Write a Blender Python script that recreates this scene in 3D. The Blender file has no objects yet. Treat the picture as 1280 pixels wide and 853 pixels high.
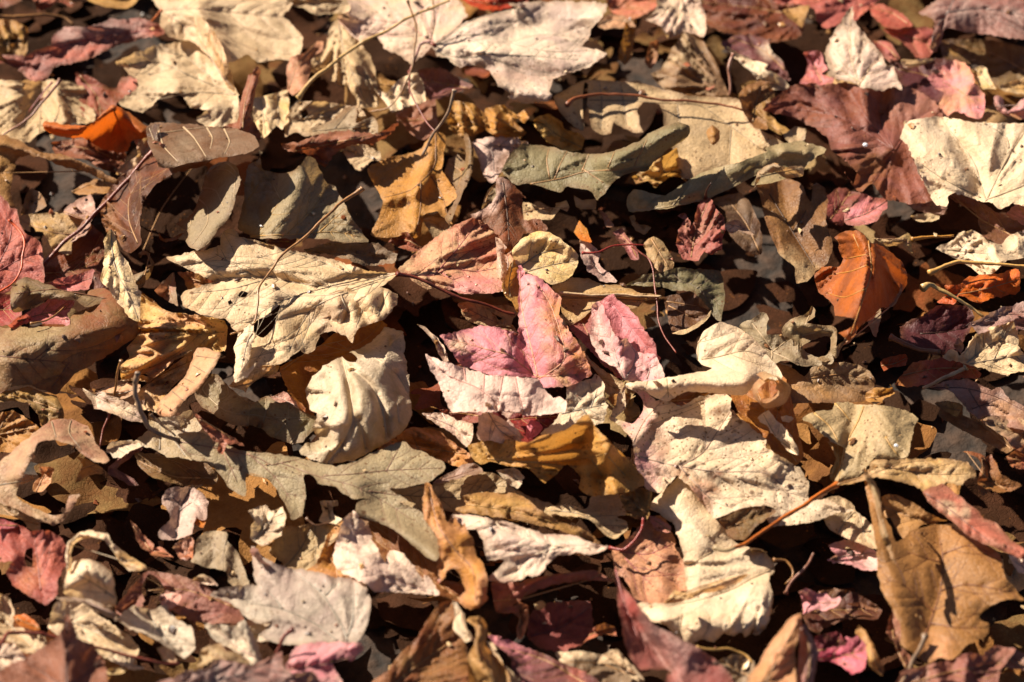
import bpy, math, random
import numpy as np
from mathutils import Vector
from mathutils.geometry import delaunay_2d_cdt

# ------------------------------------------------------------------ camera, sky, sun
S = bpy.context.scene
COL = S.collection
ELEV = math.radians(45.0)          # the camera looks down at 45 degrees on the litter
DIST = 1.60
TARGET = Vector((0.0, 0.0, 0.045))
CAM = TARGET + Vector((0.0, -math.cos(ELEV), math.sin(ELEV))) * DIST
cd = bpy.data.cameras.new('camera')
cam = bpy.data.objects.new('camera', cd)
COL.objects.link(cam)
cam.location = CAM
cam.rotation_euler = (math.pi / 2 - ELEV, 0, 0)
cd.lens = 100.0
cd.sensor_width = 36.0
cd.clip_start = 0.05
cd.clip_end = 400.0
cd.dof.use_dof = True
cd.dof.focus_distance = DIST - 0.02
cd.dof.aperture_fstop = 6.0
cd.dof.aperture_blades = 7
S.camera = cam

SUN_EL = math.radians(37.0)
SUN_AZ = math.radians(-56.0)       # measured from +Y (the far side) towards +X: sun behind the scene, a little left
w = bpy.data.worlds.new('World'); S.world = w; w.use_nodes = True
nt = w.node_tree
sky = nt.nodes.new('ShaderNodeTexSky'); sky.sky_type = 'NISHITA'; sky.sun_disc = False
sky.air_density = 0.35; sky.dust_density = 0.6; sky.ozone_density = 0.3; sky.sun_elevation = SUN_EL; sky.sun_rotation = SUN_AZ
bg = nt.nodes['Background']; bg.inputs['Strength'].default_value = 0.05
nt.links.new(sky.outputs[0], bg.inputs[0])
sd = bpy.data.lights.new('sun', 'SUN'); sd.energy = 5.0; sd.angle = math.radians(0.5); sd.color = (1.0, 0.89, 0.735)
sun = bpy.data.objects.new('sun', sd); COL.objects.link(sun)
sdir = Vector((math.sin(SUN_AZ) * math.cos(SUN_EL), math.cos(SUN_AZ) * math.cos(SUN_EL), math.sin(SUN_EL)))
sun.rotation_euler = sdir.to_track_quat('Z', 'Y').to_euler()
sun.location = sdir * 3
S.view_settings.view_transform = 'Standard'
S.view_settings.look = 'None'
S.view_settings.exposure = 1.24
S.view_settings.gamma = 1.0
S.cycles.max_bounces = 5; S.cycles.diffuse_bounces = 2
S.cycles.transmission_bounces = 4

# ------------------------------------------------------------------ small numeric helpers
RY = Vector((0, math.sin(ELEV), math.cos(ELEV)))     # camera up
RF = Vector((0, math.cos(ELEV), -math.sin(ELEV)))    # camera forward
def place(px, py, h):
    """points of a leaf: plan position on the litter at height h (cm)"""
    a = (px - 640.0) / 1280.0 * 36.0 / 100.0
    b = (426.5 - py) / 1280.0 * 36.0 / 100.0
    dx = a; dy = RF.y + b * RY.y; dz = RF.z + b * RY.z
    t = (h * 0.01 - CAM.z) / dz
    return np.stack([CAM.x + dx * t, CAM.y + dy * t, np.zeros_like(t) + h * 0.01], -1)

def vnoise(x, y, seed):
    xi = np.floor(x).astype(np.int64); yi = np.floor(y).astype(np.int64)
    fx = x - xi; fy = y - yi
    fx = fx * fx * (3 - 2 * fx); fy = fy * fy * (3 - 2 * fy)
    def r(a, b):
        n = (a * 374761393 + b * 668265263 + seed * 974711) & 0x7fffffff
        n = ((n ^ (n >> 13)) * 1274126177) & 0x7fffffff
        n = n ^ (n >> 16)
        return (n & 0xffff) / 32767.5 - 1.0
    return (r(xi, yi) * (1 - fx) + r(xi + 1, yi) * fx) * (1 - fy) + (r(xi, yi + 1) * (1 - fx) + r(xi + 1, yi + 1) * fx) * fy

def segdist(P, L):
    """distance, position along the line and side of points P to polyline L"""
    best = np.full(len(P), 1e9); along = np.zeros(len(P)); side = np.zeros(len(P)); acc = 0.0
    for a, b in zip(L[:-1], L[1:]):
        d = b - a; l2 = max(float(d @ d), 1e-9); ln = math.sqrt(l2)
        t = np.clip(((P - a) @ d) / l2, 0, 1)
        q = a + t[:, None] * d
        e = P - q
        dd = np.sqrt((e * e).sum(1))
        m = dd < best
        best[m] = dd[m]; along[m] = acc + t[m] * ln
        side[m] = np.sign(d[0] * e[m, 1] - d[1] * e[m, 0])
        acc += ln
    return best, along, side

def inside(P, poly):
    x = P[:, 0]; y = P[:, 1]; c = np.zeros(len(P), bool)
    n = len(poly)
    for i in range(n):
        x1, y1 = poly[i]; x2, y2 = poly[(i + 1) % n]
        if y1 == y2: continue
        m = ((y1 > y) != (y2 > y)) & (x < (x2 - x1) * (y - y1) / (y2 - y1) + x1)
        c ^= m
    return c

def catmull(pts, closed, step, T=.38):
    pts = np.array(pts, float); n = len(pts); out = []
    rng = range(n) if closed else range(n - 1)
    for i in rng:
        if closed: p0, p1, p2, p3 = pts[(i - 1) % n], pts[i], pts[(i + 1) % n], pts[(i + 2) % n]
        else: p0, p1, p2, p3 = pts[max(i - 1, 0)], pts[i], pts[i + 1], pts[min(i + 2, n - 1)]
        k = max(1, int(math.hypot(*(p2 - p1)[:2]) / step))
        for j in range(k):
            t = j / k; t2 = t * t; t3 = t2 * t
            m1 = T * (p2 - p0); m2 = T * (p3 - p1)
            out.append((2 * t3 - 3 * t2 + 1) * p1 + (t3 - 2 * t2 + t) * m1 + (-2 * t3 + 3 * t2) * p2 + (t3 - t2) * m2)
    if not closed: out.append(pts[-1])
    return np.array(out)

X0 = {'1': 0, '2': 310, '3': 620, '4': 940}; Y0 = {'1': 0, '2': 210, '3': 420, '4': 623}
K = 340.0 / 1261.0
def P_(s):
    """outline written as survey sheets: 'sheet| x,y x,y ...' (sheet = row column; 0 = the whole plot)"""
    out = []; fx = fy = 0; k = 1.0
    for tok in s.replace('|', '| ').split():
        if tok.endswith('|'):
            if tok == '0|': fx = fy = 0; k = 1.0
            else: fy = Y0[tok[0]]; fx = X0[tok[1]]; k = K
            continue
        a, b = tok.split(',')
        out.append((fx + float(a) * k, fy + float(b) * k))
    return np.array(out)

# ------------------------------------------------------------------ materials
C = dict(
 cream=(.84,.615,.38), cream2=(.67,.46,.24), pale=(.85,.66,.46), yellow=(.75,.49,.16), whitepink=(.83,.57,.46), dusk=(.33,.245,.135), warmgrey=(.37,.28,.155), gapshade=(.028,.013,.007), gapshade2=(.036,.016,.008),  # last two: leaf colours taken near-black for the shade in gaps
 pink=(.76,.27,.30), hotpink=(.58,.06,.13), rose=(.38,.095,.08), salmon=(.58,.16,.10), mauve=(.27,.095,.075), plum=(.13,.038,.045),
 lav=(.48,.335,.28), grey=(.32,.235,.145), greygreen=(.255,.205,.10), green=(.12,.115,.06), olive=(.25,.155,.06), beige=(.55,.38,.21),
 tan=(.46,.235,.08), ochre=(.52,.225,.035), gold=(.55,.305,.085), orange=(.62,.14,.010), redor=(.60,.075,.007), rust=(.24,.066,.02), rustorange=(.47,.115,.010),
 brown=(.165,.07,.026), dark=(.07,.028,.014), maroon=(.085,.018,.015), red=(.34,.03,.02), taupe=(.25,.155,.09), stalkred=(.19,.035,.016),
 straw=(.60,.37,.13), bluegrey=(.60,.49,.365), peach=(.68,.32,.16), oak=(.31,.14,.04), brownpink=(.36,.155,.095), khaki=(.43,.305,.155))
MC = {}
def leafmat(c1, c2, mix=.5, spots=0., rough=.5, trans=.30, scale=40, blotch=None):
    key = (c1, c2, mix, spots, rough, trans, scale)
    if key in MC: return MC[key]
    m = bpy.data.materials.new('leaf_' + c1 + '_' + c2); m.use_nodes = True
    t = m.node_tree; N = t.nodes; K_ = t.links.new
    for n in list(N): N.remove(n)
    out = N.new('ShaderNodeOutputMaterial')
    tc = N.new('ShaderNodeTexCoord'); oi = N.new('ShaderNodeObjectInfo')
    add = N.new('ShaderNodeVectorMath'); add.operation = 'ADD'
    sc = N.new('ShaderNodeVectorMath'); sc.operation = 'SCALE'; sc.inputs[3].default_value = 7.0
    cmb = N.new('ShaderNodeCombineXYZ'); K_(oi.outputs['Random'], cmb.inputs[0]); K_(oi.outputs['Random'], cmb.inputs[1])
    K_(cmb.outputs[0], sc.inputs[0]); K_(tc.outputs['Object'], add.inputs[0]); K_(sc.outputs[0], add.inputs[1])
    vec = add.outputs[0]
    def noise(s, det=4, rough_=.6, dist=0.):
        n = N.new('ShaderNodeTexNoise'); n.inputs['Scale'].default_value = s; n.inputs['Detail'].default_value = det
        n.inputs['Roughness'].default_value = rough_; n.inputs['Distortion'].default_value = dist
        K_(vec, n.inputs['Vector']); return n.outputs['Fac']
    def ramp(src, a, b, va=0., vb=1.):
        r = N.new('ShaderNodeMapRange'); r.clamp = True
        r.inputs[1].default_value = a; r.inputs[2].default_value = b; r.inputs[3].default_value = va; r.inputs[4].default_value = vb
        K_(src, r.inputs[0]); return r.outputs[0]
    def mixc(f, a, b, mode='MIX'):
        x = N.new('ShaderNodeMix'); x.data_type = 'RGBA'; x.blend_type = mode
        if isinstance(f, float): x.inputs[0].default_value = f
        else: K_(f, x.inputs[0])
        for v, i in ((a, 6), (b, 7)):
            if isinstance(v, tuple): x.inputs[i].default_value = (*v, 1)
            else: K_(v, x.inputs[i])
        return x.outputs[2]
    def mul(a, b):
        x = N.new('ShaderNodeMath'); x.operation = 'MULTIPLY'
        for v, i in ((a, 0), (b, 1)):
            if isinstance(v, float): x.inputs[i].default_value = v
            else: K_(v, x.inputs[i])
        return x.outputs[0]
    A = C[c1]; B = C[c2]
    lo = .5 - .16 + (.5 - mix) * .2
    col = mixc(ramp(noise(scale, 5, .62, .6), lo, lo + .26), A, B)
    # painted blotches of the leaf itself (pink heart, rusty margin ...) and a few painted lit patches
    at = N.new('ShaderNodeAttribute'); at.attribute_name = 'paint'
    col = mixc(mul(at.outputs['Alpha'], ramp(noise(90, 5, .7), .30, .55, .35, 1.)), col, at.outputs['Color'])
    # brown weathering, fine grain, small cell network between the veins
    col = mixc(ramp(noise(150, 6, .75), .50, .68, 0., .5), col, tuple(v * .38 for v in B))
    col = mixc(ramp(noise(700, 4, .7), .3, .7, .0, .30), col, tuple(v * .62 for v in A), 'MIX')
    vo = N.new('ShaderNodeTexVoronoi'); vo.feature = 'DISTANCE_TO_EDGE'; vo.inputs['Scale'].default_value = 420
    wv = N.new('ShaderNodeTexNoise'); wv.inputs['Scale'].default_value = 160; wv.inputs['Detail'].default_value = 2; K_(vec, wv.inputs['Vector'])
    ws = N.new('ShaderNodeVectorMath'); ws.operation = 'SCALE'; ws.inputs[3].default_value = .004; K_(wv.outputs['Color'], ws.inputs[0])
    wa = N.new('ShaderNodeVectorMath'); wa.operation = 'ADD'; K_(vec, wa.inputs[0]); K_(ws.outputs[0], wa.inputs[1])
    K_(wa.outputs[0], vo.inputs['Vector'])
    vq = N.new('ShaderNodeTexVoronoi'); vq.feature = 'DISTANCE_TO_EDGE'; vq.inputs['Scale'].default_value = 135; K_(wa.outputs[0], vq.inputs['Vector'])
    net2 = ramp(vq.outputs['Distance'], .0, .055, 1., 0.)
    net = ramp(vo.outputs['Distance'], .0, .16, 1., 0.)
    col = mixc(mul(net, .24), col, tuple(v * .45 for v in A))
    col = mixc(mul(net2, .07), col, tuple(v * .42 for v in A))
    if spots > 0:
        v2 = N.new('ShaderNodeTexVoronoi'); v2.inputs['Scale'].default_value = 330; K_(vec, v2.inputs['Vector'])
        sp = ramp(v2.outputs['Distance'], .12, .26, 1., 0.)
        f = mul(sp, ramp(noise(55, 3), .62 - .27 * spots, .68 - .27 * spots))
        v3 = N.new('ShaderNodeTexVoronoi'); v3.inputs['Scale'].default_value = 110; K_(vec, v3.inputs['Vector'])
        f2 = mul(ramp(v3.outputs['Distance'], .10, .20, 1., 0.), ramp(noise(40, 3), .64 - .22 * spots, .70 - .22 * spots))
        col = mixc(f, col, (.12, .045, .012)); col = mixc(mul(f2, .8), col, (.10, .035, .012))
    # bump
    bp = N.new('ShaderNodeBump'); bp.inputs['Strength'].default_value = .8; bp.inputs['Distance'].default_value = .0007
    hh = N.new('ShaderNodeMath'); hh.operation = 'ADD'
    K_(mul(noise(420, 5, .7), .8), hh.inputs[0]); K_(mul(net, -.25), hh.inputs[1])
    h2 = N.new('ShaderNodeMath'); h2.operation = 'ADD'; K_(hh.outputs[0], h2.inputs[0]); K_(mul(noise(120, 3, .5), .8), h2.inputs[1])
    K_(h2.outputs[0], bp.inputs['Height'])
    pr = N.new('ShaderNodeBsdfPrincipled'); K_(col, pr.inputs['Base Color'])
    K_(ramp(noise(120, 3), .3, .7, rough - .08, rough + .15), pr.inputs['Roughness'])
    pr.inputs['Specular IOR Level'].default_value = .30 if rough < .58 else .04
    K_(bp.outputs[0], pr.inputs['Normal'])
    tr = N.new('ShaderNodeBsdfTranslucent'); K_(mixc(.6, col, tuple(min(1, v * 1.3) for v in (A[0], A[1] * .75, A[2] * .4))), tr.inputs[0])
    K_(bp.outputs[0], tr.inputs['Normal'])
    mx = N.new('ShaderNodeMixShader'); mx.inputs[0].default_value = trans
    K_(pr.outputs[0], mx.inputs[1]); K_(tr.outputs[0], mx.inputs[2]); K_(mx.outputs[0], out.inputs[0])
    MC[key] = m; return m

def veinmat(c, leaf):
    key = ('vein', c, leaf)
    if key in MC: return MC[key]
    a = C[c]; b = C[leaf]
    m = bpy.data.materials.new('vein_' + c + '_' + leaf); m.use_nodes = True
    t = m.node_tree; N = t.nodes; p = N['Principled BSDF']
    tc = N.new('ShaderNodeTexCoord'); n = N.new('ShaderNodeTexNoise'); n.inputs['Scale'].default_value = 120; n.inputs['Detail'].default_value = 4
    t.links.new(tc.outputs['Object'], n.inputs['Vector'])
    r = N.new('ShaderNodeValToRGB'); col = [max(.66 * x + .04 * y, .40 * y) for x, y in zip(a, b)]
    r.color_ramp.elements[0].position = .35; r.color_ramp.elements[0].color = (*[v * .8 for v in col], 1)
    r.color_ramp.elements[1].position = .62; r.color_ramp.elements[1].color = (*col, 1)
    t.links.new(n.outputs['Fac'], r.inputs[0]); t.links.new(r.outputs[0], p.inputs['Base Color'])
    p.inputs['Roughness'].default_value = .5
    MC[key] = m; return m

def stalkmat(c):
    key = ('stalk', c)
    if key in MC: return MC[key]
    m = bpy.data.materials.new('stalk_' + c); m.use_nodes = True
    t = m.node_tree; N = t.nodes; p = N['Principled BSDF']
    tc = N.new('ShaderNodeTexCoord'); n = N.new('ShaderNodeTexNoise'); n.inputs['Scale'].default_value = 140; n.inputs['Detail'].default_value = 5
    t.links.new(tc.outputs['Object'], n.inputs['Vector'])
    r = N.new('ShaderNodeValToRGB'); a = C[c]
    r.color_ramp.elements[0].position = .35; r.color_ramp.elements[0].color = (*[v * .5 for v in a], 1)
    r.color_ramp.elements[1].position = .62; r.color_ramp.elements[1].color = (*a, 1)
    t.links.new(n.outputs['Fac'], r.inputs[0]); t.links.new(r.outputs[0], p.inputs['Base Color'])
    b = N.new('ShaderNodeBump'); b.inputs['Strength'].default_value = .4; b.inputs['Distance'].default_value = .0005
    n2 = N.new('ShaderNodeTexNoise'); n2.inputs['Scale'].default_value = 900; t.links.new(tc.outputs['Object'], n2.inputs['Vector'])
    t.links.new(n2.outputs['Fac'], b.inputs['Height']); t.links.new(b.outputs[0], p.inputs['Normal'])
    p.inputs['Roughness'].default_value = .42
    MC[key] = m; return m

# ------------------------------------------------------------------ mesh builders
def link_mesh(name, V, F, mat, parent, origin, smooth=True, loc=(0, 0, 0)):
    me = bpy.data.meshes.new(name)
    V = np.asarray(V, float) - np.asarray(origin)
    me.from_pydata(V.tolist(), [], F)
    if smooth: me.shade_smooth()
    me.materials.append(mat)
    o = bpy.data.objects.new(name, me); COL.objects.link(o)
    o.location = loc
    if parent is not None: o.parent = parent
    return o

def tube(pts3, r0, r1, seg=7, swell=0.0):
    n = len(pts3); V = []; F = []; rj = random.Random(n)
    for i in range(n):
        d = pts3[min(i + 1, n - 1)] - pts3[max(i - 1, 0)]
        d = Vector(d).normalized(); a = d.cross(Vector((0.1, 0.2, 1))).normalized(); b = d.cross(a)
        t = i / (n - 1); r = r0 + (r1 - r0) * t + swell * math.exp(-((t) / .05) ** 2) * r0; r *= rj.uniform(.86, 1.14)
        for k in range(seg):
            an = 2 * math.pi * k / seg
            V.append(Vector(pts3[i]) + a * math.cos(an) * r + b * math.sin(an) * r)
    for i in range(n - 1):
        for k in range(seg):
            F.append((i * seg + k, i * seg + (k + 1) % seg, (i + 1) * seg + (k + 1) % seg, (i + 1) * seg + k))
    F.append(tuple(range(seg - 1, -1, -1))); F.append(tuple((n - 1) * seg + k for k in range(seg)))
    return [tuple(v) for v in V], F

PXM = 0.00045
LEAVES = []
SEED = [100]

FOLD = [1.0]
class Sheet:
    """one blade: outline + height function"""
    def __init__(s, outline, z, tilt, ridges, curl, wob, seed, veins, side, pucker=.045):
        s.poly = outline; s.c = outline.mean(0); s.z = 3.0 + (z - 3.0) * 1.45; s.tilt = tilt; s.ridges = ridges
        s.curl = curl; s.wob = wob; s.fold = FOLD[0]; s.seed = seed; s.veins = veins; s.side = side; s.pucker = pucker
        s.bd = np.vstack([outline, outline[:1]])
    def h(s, P):
        x = P[:, 0]; y = P[:, 1]
        hh = s.z + s.tilt[0] * (x - s.c[0]) / 100 + s.tilt[1] * (s.c[1] - y) / 100
        for L, amp, wd in s.ridges:
            d, al, sd = segdist(P, L)
            hh = hh + 1.2 * amp * np.exp(-(d / wd) ** 2)
        if s.curl[0]:
            d, al, _ = segdist(P, s.bd)
            mod = .25 + 1.5 * vnoise(al / 34.0, al * 0 + s.seed + .5, s.seed)
            hh = hh + s.curl[0] * mod * np.exp(-d / s.curl[1])
        hh = hh + s.wob * (vnoise(x / 60, y / 46, s.seed) + .26 * vnoise(x / 23, y / 18, s.seed + 1) + .09 * vnoise(x / 9, y / 8, s.seed + 2) + .08 * vnoise(x / 4.5, y / 4, s.seed + 3))
        # folds fanning out from the leaf base
        b = s.veins[0][0] if s.veins else s.c + np.array([60.0 * math.cos(s.seed), 60.0 * math.sin(s.seed)])
        th = np.arctan2(y - b[1], x - b[0]); rr = np.hypot(x - b[0], y - b[1])
        fade = np.clip(rr / 60, 0, 1)
        n1 = 1 - np.abs(vnoise(th * 3.4 + 20, rr / 110, s.seed + 5)) * 2.0
        n2 = 1 - np.abs(vnoise(th * 8.5 + 20, rr / 60, s.seed + 6)) * 2.0
        hh = hh + s.wob * s.fold * fade * (2.3 * np.clip(n1, 0, 1) ** 2.2 + 1.1 * np.clip(n2, 0, 1) ** 2.0)
        if s.veins:
            dm = np.full(len(P), 1e9)
            for L in s.veins:
                d, _, _ = segdist(P, L); dm = np.minimum(dm, d)
            hh = hh - s.pucker * 2.0 * np.exp(-dm / 5.0)
            if s.side:
                ds = np.full(len(P), 1e9)
                for L in s.side:
                    lo = L.min(0) - 16; hi = L.max(0) + 16
                    m = (x > lo[0]) & (x < hi[0]) & (y > lo[1]) & (y < hi[1])
                    if m.any():
                        d, _, _ = segdist(P[m], L); ds[m] = np.minimum(ds[m], d)
                hh = hh - s.pucker * 1.5 * np.exp(-ds / 3.2)
        return hh

def teeth(poly, amp, wl, seed):
    """serrated margin"""
    rs = np.random.RandomState(seed)
    n = len(poly); out = []; acc = 0.0
    cen_sign = 1.0
    area = 0.0
    for i in range(n):
        a = poly[i]; b = poly[(i + 1) % n]; area += a[0] * b[1] - a[1] * b[0]
    sg = 1.0 if area > 0 else -1.0
    for i in range(n):
        a = poly[i]; b = poly[(i + 1) % n]; d = b - a; l = math.hypot(*d)
        if l < 1e-6: continue
        nrm = np.array([d[1], -d[0]]) / l * sg
        ph = (acc / wl + .35 * math.sin(acc / 37.0)) % 1.0
        am = amp * (.5 + .7 * abs(math.sin(acc / 41.0 + seed)))
        out.append(a + nrm * am * (1.0 - ph) + rs.normal(0, .25, 2))
        acc += l
    return np.array(out)

def side_veins(veins, poly, spacing, seed):
    rs = random.Random(seed); res = []
    for vi, L in enumerate(veins):
        L2 = catmull(L, False, 4)
        seg = np.sqrt(((L2[1:] - L2[:-1]) ** 2).sum(1)); cum = np.concatenate([[0], np.cumsum(seg)])
        tot = cum[-1]; s = spacing * .7
        while s < tot - spacing * .3:
            i = min(int(np.searchsorted(cum, s)), len(L2) - 2)
            p = L2[i]; d = L2[min(i + 1, len(L2) - 1)] - L2[max(i - 1, 0)]; d = d / (math.hypot(*d) + 1e-9)
            for sg in (-1, 1):
                if rs.random() < .12: continue
                an = math.radians(rs.uniform(36, 56)) * sg; bend = rs.uniform(.2, 3.4)
                v = np.array([d[0] * math.cos(an) - d[1] * math.sin(an), d[0] * math.sin(an) + d[1] * math.cos(an)])
                q = p.copy(); pts = [q.copy()]
                for k in range(26):
                    ca = -sg * math.radians(bend + rs.uniform(-3, 3))
                    v = np.array([v[0] * math.cos(ca) - v[1] * math.sin(ca), v[0] * math.sin(ca) + v[1] * math.cos(ca)])
                    q = q + v * 5.0
                    if not inside(q[None], poly)[0]: break
                    if k > 1:
                        d0 = segdist(q[None], L)[0][0]
                        if any(segdist(q[None], M)[0][0] < d0 * .55 for j, M in enumerate(veins) if j != vi): break
                    pts.append(q.copy())
                if len(pts) >= 3: res.append(np.array(pts))
            s += spacing * rs.uniform(.8, 1.25)
    return res

def blade_mesh(sh, holes, res, paint):
    lines = [catmull(v, False, 3.0) for v in sh.veins] + [catmull(v, False, 3.5) for v in sh.side]
    poly = sh.poly
    lo = poly.min(0); hi = poly.max(0)
    gx = np.arange(lo[0], hi[0] + res, res); gy = np.arange(lo[1], hi[1] + res, res * .82)
    G = np.stack(np.meshgrid(gx, gy), -1); G[1::2, :, 0] += res / 2; G = G.reshape(-1, 2)
    rs = np.random.RandomState(sh.seed); G = G + rs.uniform(-.22, .22, G.shape) * res
    G = G[inside(G, poly)]
    if len(G):
        d, _, _ = segdist(G, sh.bd); G = G[d > res * .45]
    co = [Vector(p) for p in poly]; n = len(co)
    cons = [tuple(range(n))]; all_ = list(co)
    hp = []
    edges = []
    for H in holes:
        if len(G):
            d, _, _ = segdist(G, np.vstack([H, H[:1]])); G = G[d > res * .4]
        b = len(all_); all_ += [Vector(p) for p in H]; m = len(H)
        edges += [(b + i, b + (i + 1) % m) for i in range(m)]
    for q in lines:
        m = inside(q, poly)
        for H in holes: m &= ~inside(q, H)
        if m.any():
            dd = segdist(q, sh.bd)[0]; m &= dd > .8
        if m.sum() < 2: continue
        if len(G):
            lo_ = q.min(0) - 3; hi_ = q.max(0) + 3
            near = ((G > lo_) & (G < hi_)).all(1)
            if near.any():
                dn = np.full(len(G), 9.0); dn[near] = segdist(G[near], q)[0]; G = G[dn > 1.1]
        idx = {}
        for k in range(len(q)):
            if m[k]: idx[k] = len(all_); all_.append(Vector(q[k]))
        edges += [(idx[k], idx[k + 1]) for k in range(len(q) - 1) if k in idx and k + 1 in idx]
    all_ += [Vector(p) for p in G]
    V, E, F, _, _, _ = delaunay_2d_cdt(all_, edges, cons, 1, 1e-4)
    P = np.array([tuple(v) for v in V]); F = [tuple(f) for f in F]
    Fa = np.array(F)
    if holes:
        cen = P[Fa].mean(1); m = np.zeros(len(Fa), bool)
        for H in holes: m |= inside(cen, H)
        Fa = Fa[~m]
    # orientation: up
    a = P[Fa[:, 0]]; b = P[Fa[:, 1]]; c = P[Fa[:, 2]]
    cr = (b[:, 0] - a[:, 0]) * (c[:, 1] - a[:, 1]) - (b[:, 1] - a[:, 1]) * (c[:, 0] - a[:, 0])
    fl = cr > 0
    Fa[fl] = Fa[fl][:, ::-1]
    return P, Fa

def paint_attr(me, P, paint, bd=None, seed=0):
    col = np.zeros((len(P), 4), np.float32)
    rr = random.Random(seed)
    if bd is not None and rr.random() < .6:
        d = segdist(P, bd)[0]; wdt = rr.uniform(2.5, 7.0)
        nn_ = .5 + .5 * vnoise(P[:, 0] / 16, P[:, 1] / 14, seed)
        a = np.clip(1.15 - d / (wdt * (.3 + 1.6 * nn_)), 0, 1) * rr.uniform(.35, .8)
        col[:, :3] = (.16, .065, .022); col[:, 3] = a
    for s, r, cn, st in paint:
        L = P_(s)
        d = segdist(P, L)[0] if len(L) > 1 else np.sqrt(((P - L[0]) ** 2).sum(1))
        d = d + 6 * vnoise(P[:, 0] / 11, P[:, 1] / 9, 77)
        a = st * np.clip(1.35 - d / r, 0, 1)
        al = col[:, 3]
        newa = a + al * (1 - a)
        for k in range(3):
            col[:, k] = np.where(newa > 1e-4, (C[cn][k] * a + col[:, k] * al * (1 - a)) / np.maximum(newa, 1e-4), C[cn][k])
        col[:, 3] = newa
    at = me.attributes.new('paint', 'FLOAT_COLOR', 'POINT')
    at.data.foreach_set('color', col.ravel())

def add_blade(name, root, origin, outline, z, tilt, ridges, curl, wob, mat, holes=(), veins=(), side=True, serr=None,
              smooth=1, paint=(), res=2.7, vcol='tan', sp=17, vw=1.0, thick=.00035, pucker=.045, label=None, automid=True):
    SEED[0] += 1; seed = SEED[0]
    o_ = catmull(outline, True, 2.8, .36 if (root is not None and root.name.split('.')[0] in ('oak_leaf', 'oval_leaf', 'rolled_leaf')) else .20) if smooth else None
    if o_ is None:
        o_ = []
        for i in range(len(outline)):
            a = outline[i]; b = outline[(i + 1) % len(outline)]; k = max(1, int(math.hypot(*(b - a)) / 3.4))
            for j in range(k): o_.append(a + (b - a) * j / k)
        o_ = np.array(o_)
    per = o_.copy()
    o_[:, 0] += 1.0 * vnoise(per[:, 0] / 7, per[:, 1] / 7, seed + 9) + .8 * vnoise(per[:, 0] / 3, per[:, 1] / 3, seed + 11)
    o_[:, 1] += 1.0 * vnoise(per[:, 0] / 7, per[:, 1] / 7, seed + 10) + .8 * vnoise(per[:, 0] / 3, per[:, 1] / 3, seed + 12)
    if serr is None and name == 'blade' and root is not None and root.name.startswith('maple'): serr = (1.5, 9)
    if serr: o_ = teeth(o_, serr[0], serr[1], seed)
    VL = [catmull(P_(v), False, 6) for v in veins]
    if not VL and automid:
        cc = o_ - o_.mean(0); ev, ew = np.linalg.eigh(cc.T @ cc); ax = ew[:, 1]
        if ax[1] < 0: ax = -ax
        pr_ = cc @ ax; lo_, hi_ = pr_.min(), pr_.max(); ext = hi_ - lo_
        wd_ = (cc @ np.array([-ax[1], ax[0]])); wid = wd_.max() - wd_.min()
        if ext > 30 and wid > 12:
            k_ = random.Random(seed).uniform(-.10, .10) * ext; nn = np.array([-ax[1], ax[0]]); m0 = o_.mean(0)
            a0 = m0 + ax * hi_ * .96; a2 = m0 + ax * lo_ * .92; a1 = (a0 + a2) / 2 + nn * k_
            VL = [catmull(np.array([a0, a1, a2]), False, 6)]
            VL[0] = VL[0][inside(VL[0], o_)]
            if len(VL[0]) < 4: VL = []
            sp = max(9, min(sp, ext / 6))
    SV = side_veins(VL, o_, sp, seed) if (VL and side) else []
    R = [(catmull(P_(a), False, 8) if len(P_(a)) > 1 else np.vstack([P_(a), P_(a) + .1]), b, c) for a, b, c in ridges]
    sh = Sheet(o_, z, tilt, R, curl, wob, seed, VL, SV, pucker)
    HL = [catmull(P_(h), True, 4) for h in holes]
    P, F = blade_mesh(sh, HL, res, paint)
    V = place(P[:, 0], P[:, 1], sh.h(P))
    if origin is None:
        lo = V.min(0); hi = V.max(0)
        origin = ((lo[0] + hi[0]) / 2, (lo[1] + hi[1]) / 2, lo[2])
        root.location = origin
    ob = link_mesh(name, V, F.tolist(), mat, root, origin)
    if label: ob['label'] = label
    paint_attr(ob.data, P, paint, sh.bd, seed)
    # main veins, each a tapered rib of its own
    lcol = mat.name.split('_')[1]; vm = veinmat(vcol, lcol)
    for L in VL:
        q = catmull(L, False, 3)
        if len(q) < 3: continue
        ins = inside(q, o_); q = q[ins]
        if len(q) < 3: continue
        hq = sh.h(q) + .008
        p3 = place(q[:, 0], q[:, 1], hq)
        Vt, Ft = tube(p3, .00052 * vw, .00022 * vw, 5)
        link_mesh('vein', Vt, Ft, vm, root, origin)
    if SV:
        Vs = []; Fs = []
        for L in SV:
            q = catmull(L, False, 3.2)
            p3 = place(q[:, 0], q[:, 1], sh.h(q) + .010)
            Vt, Ft = tube(p3, .00021 * vw, .00010 * vw, 3)
            b = len(Vs); Vs += Vt; Fs += [tuple(b + i for i in f) for f in Ft]
        so = link_mesh('side_veins', Vs, Fs, veinmat(vcol, lcol), root, origin); so['kind'] = 'stuff'
    return sh, origin

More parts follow.
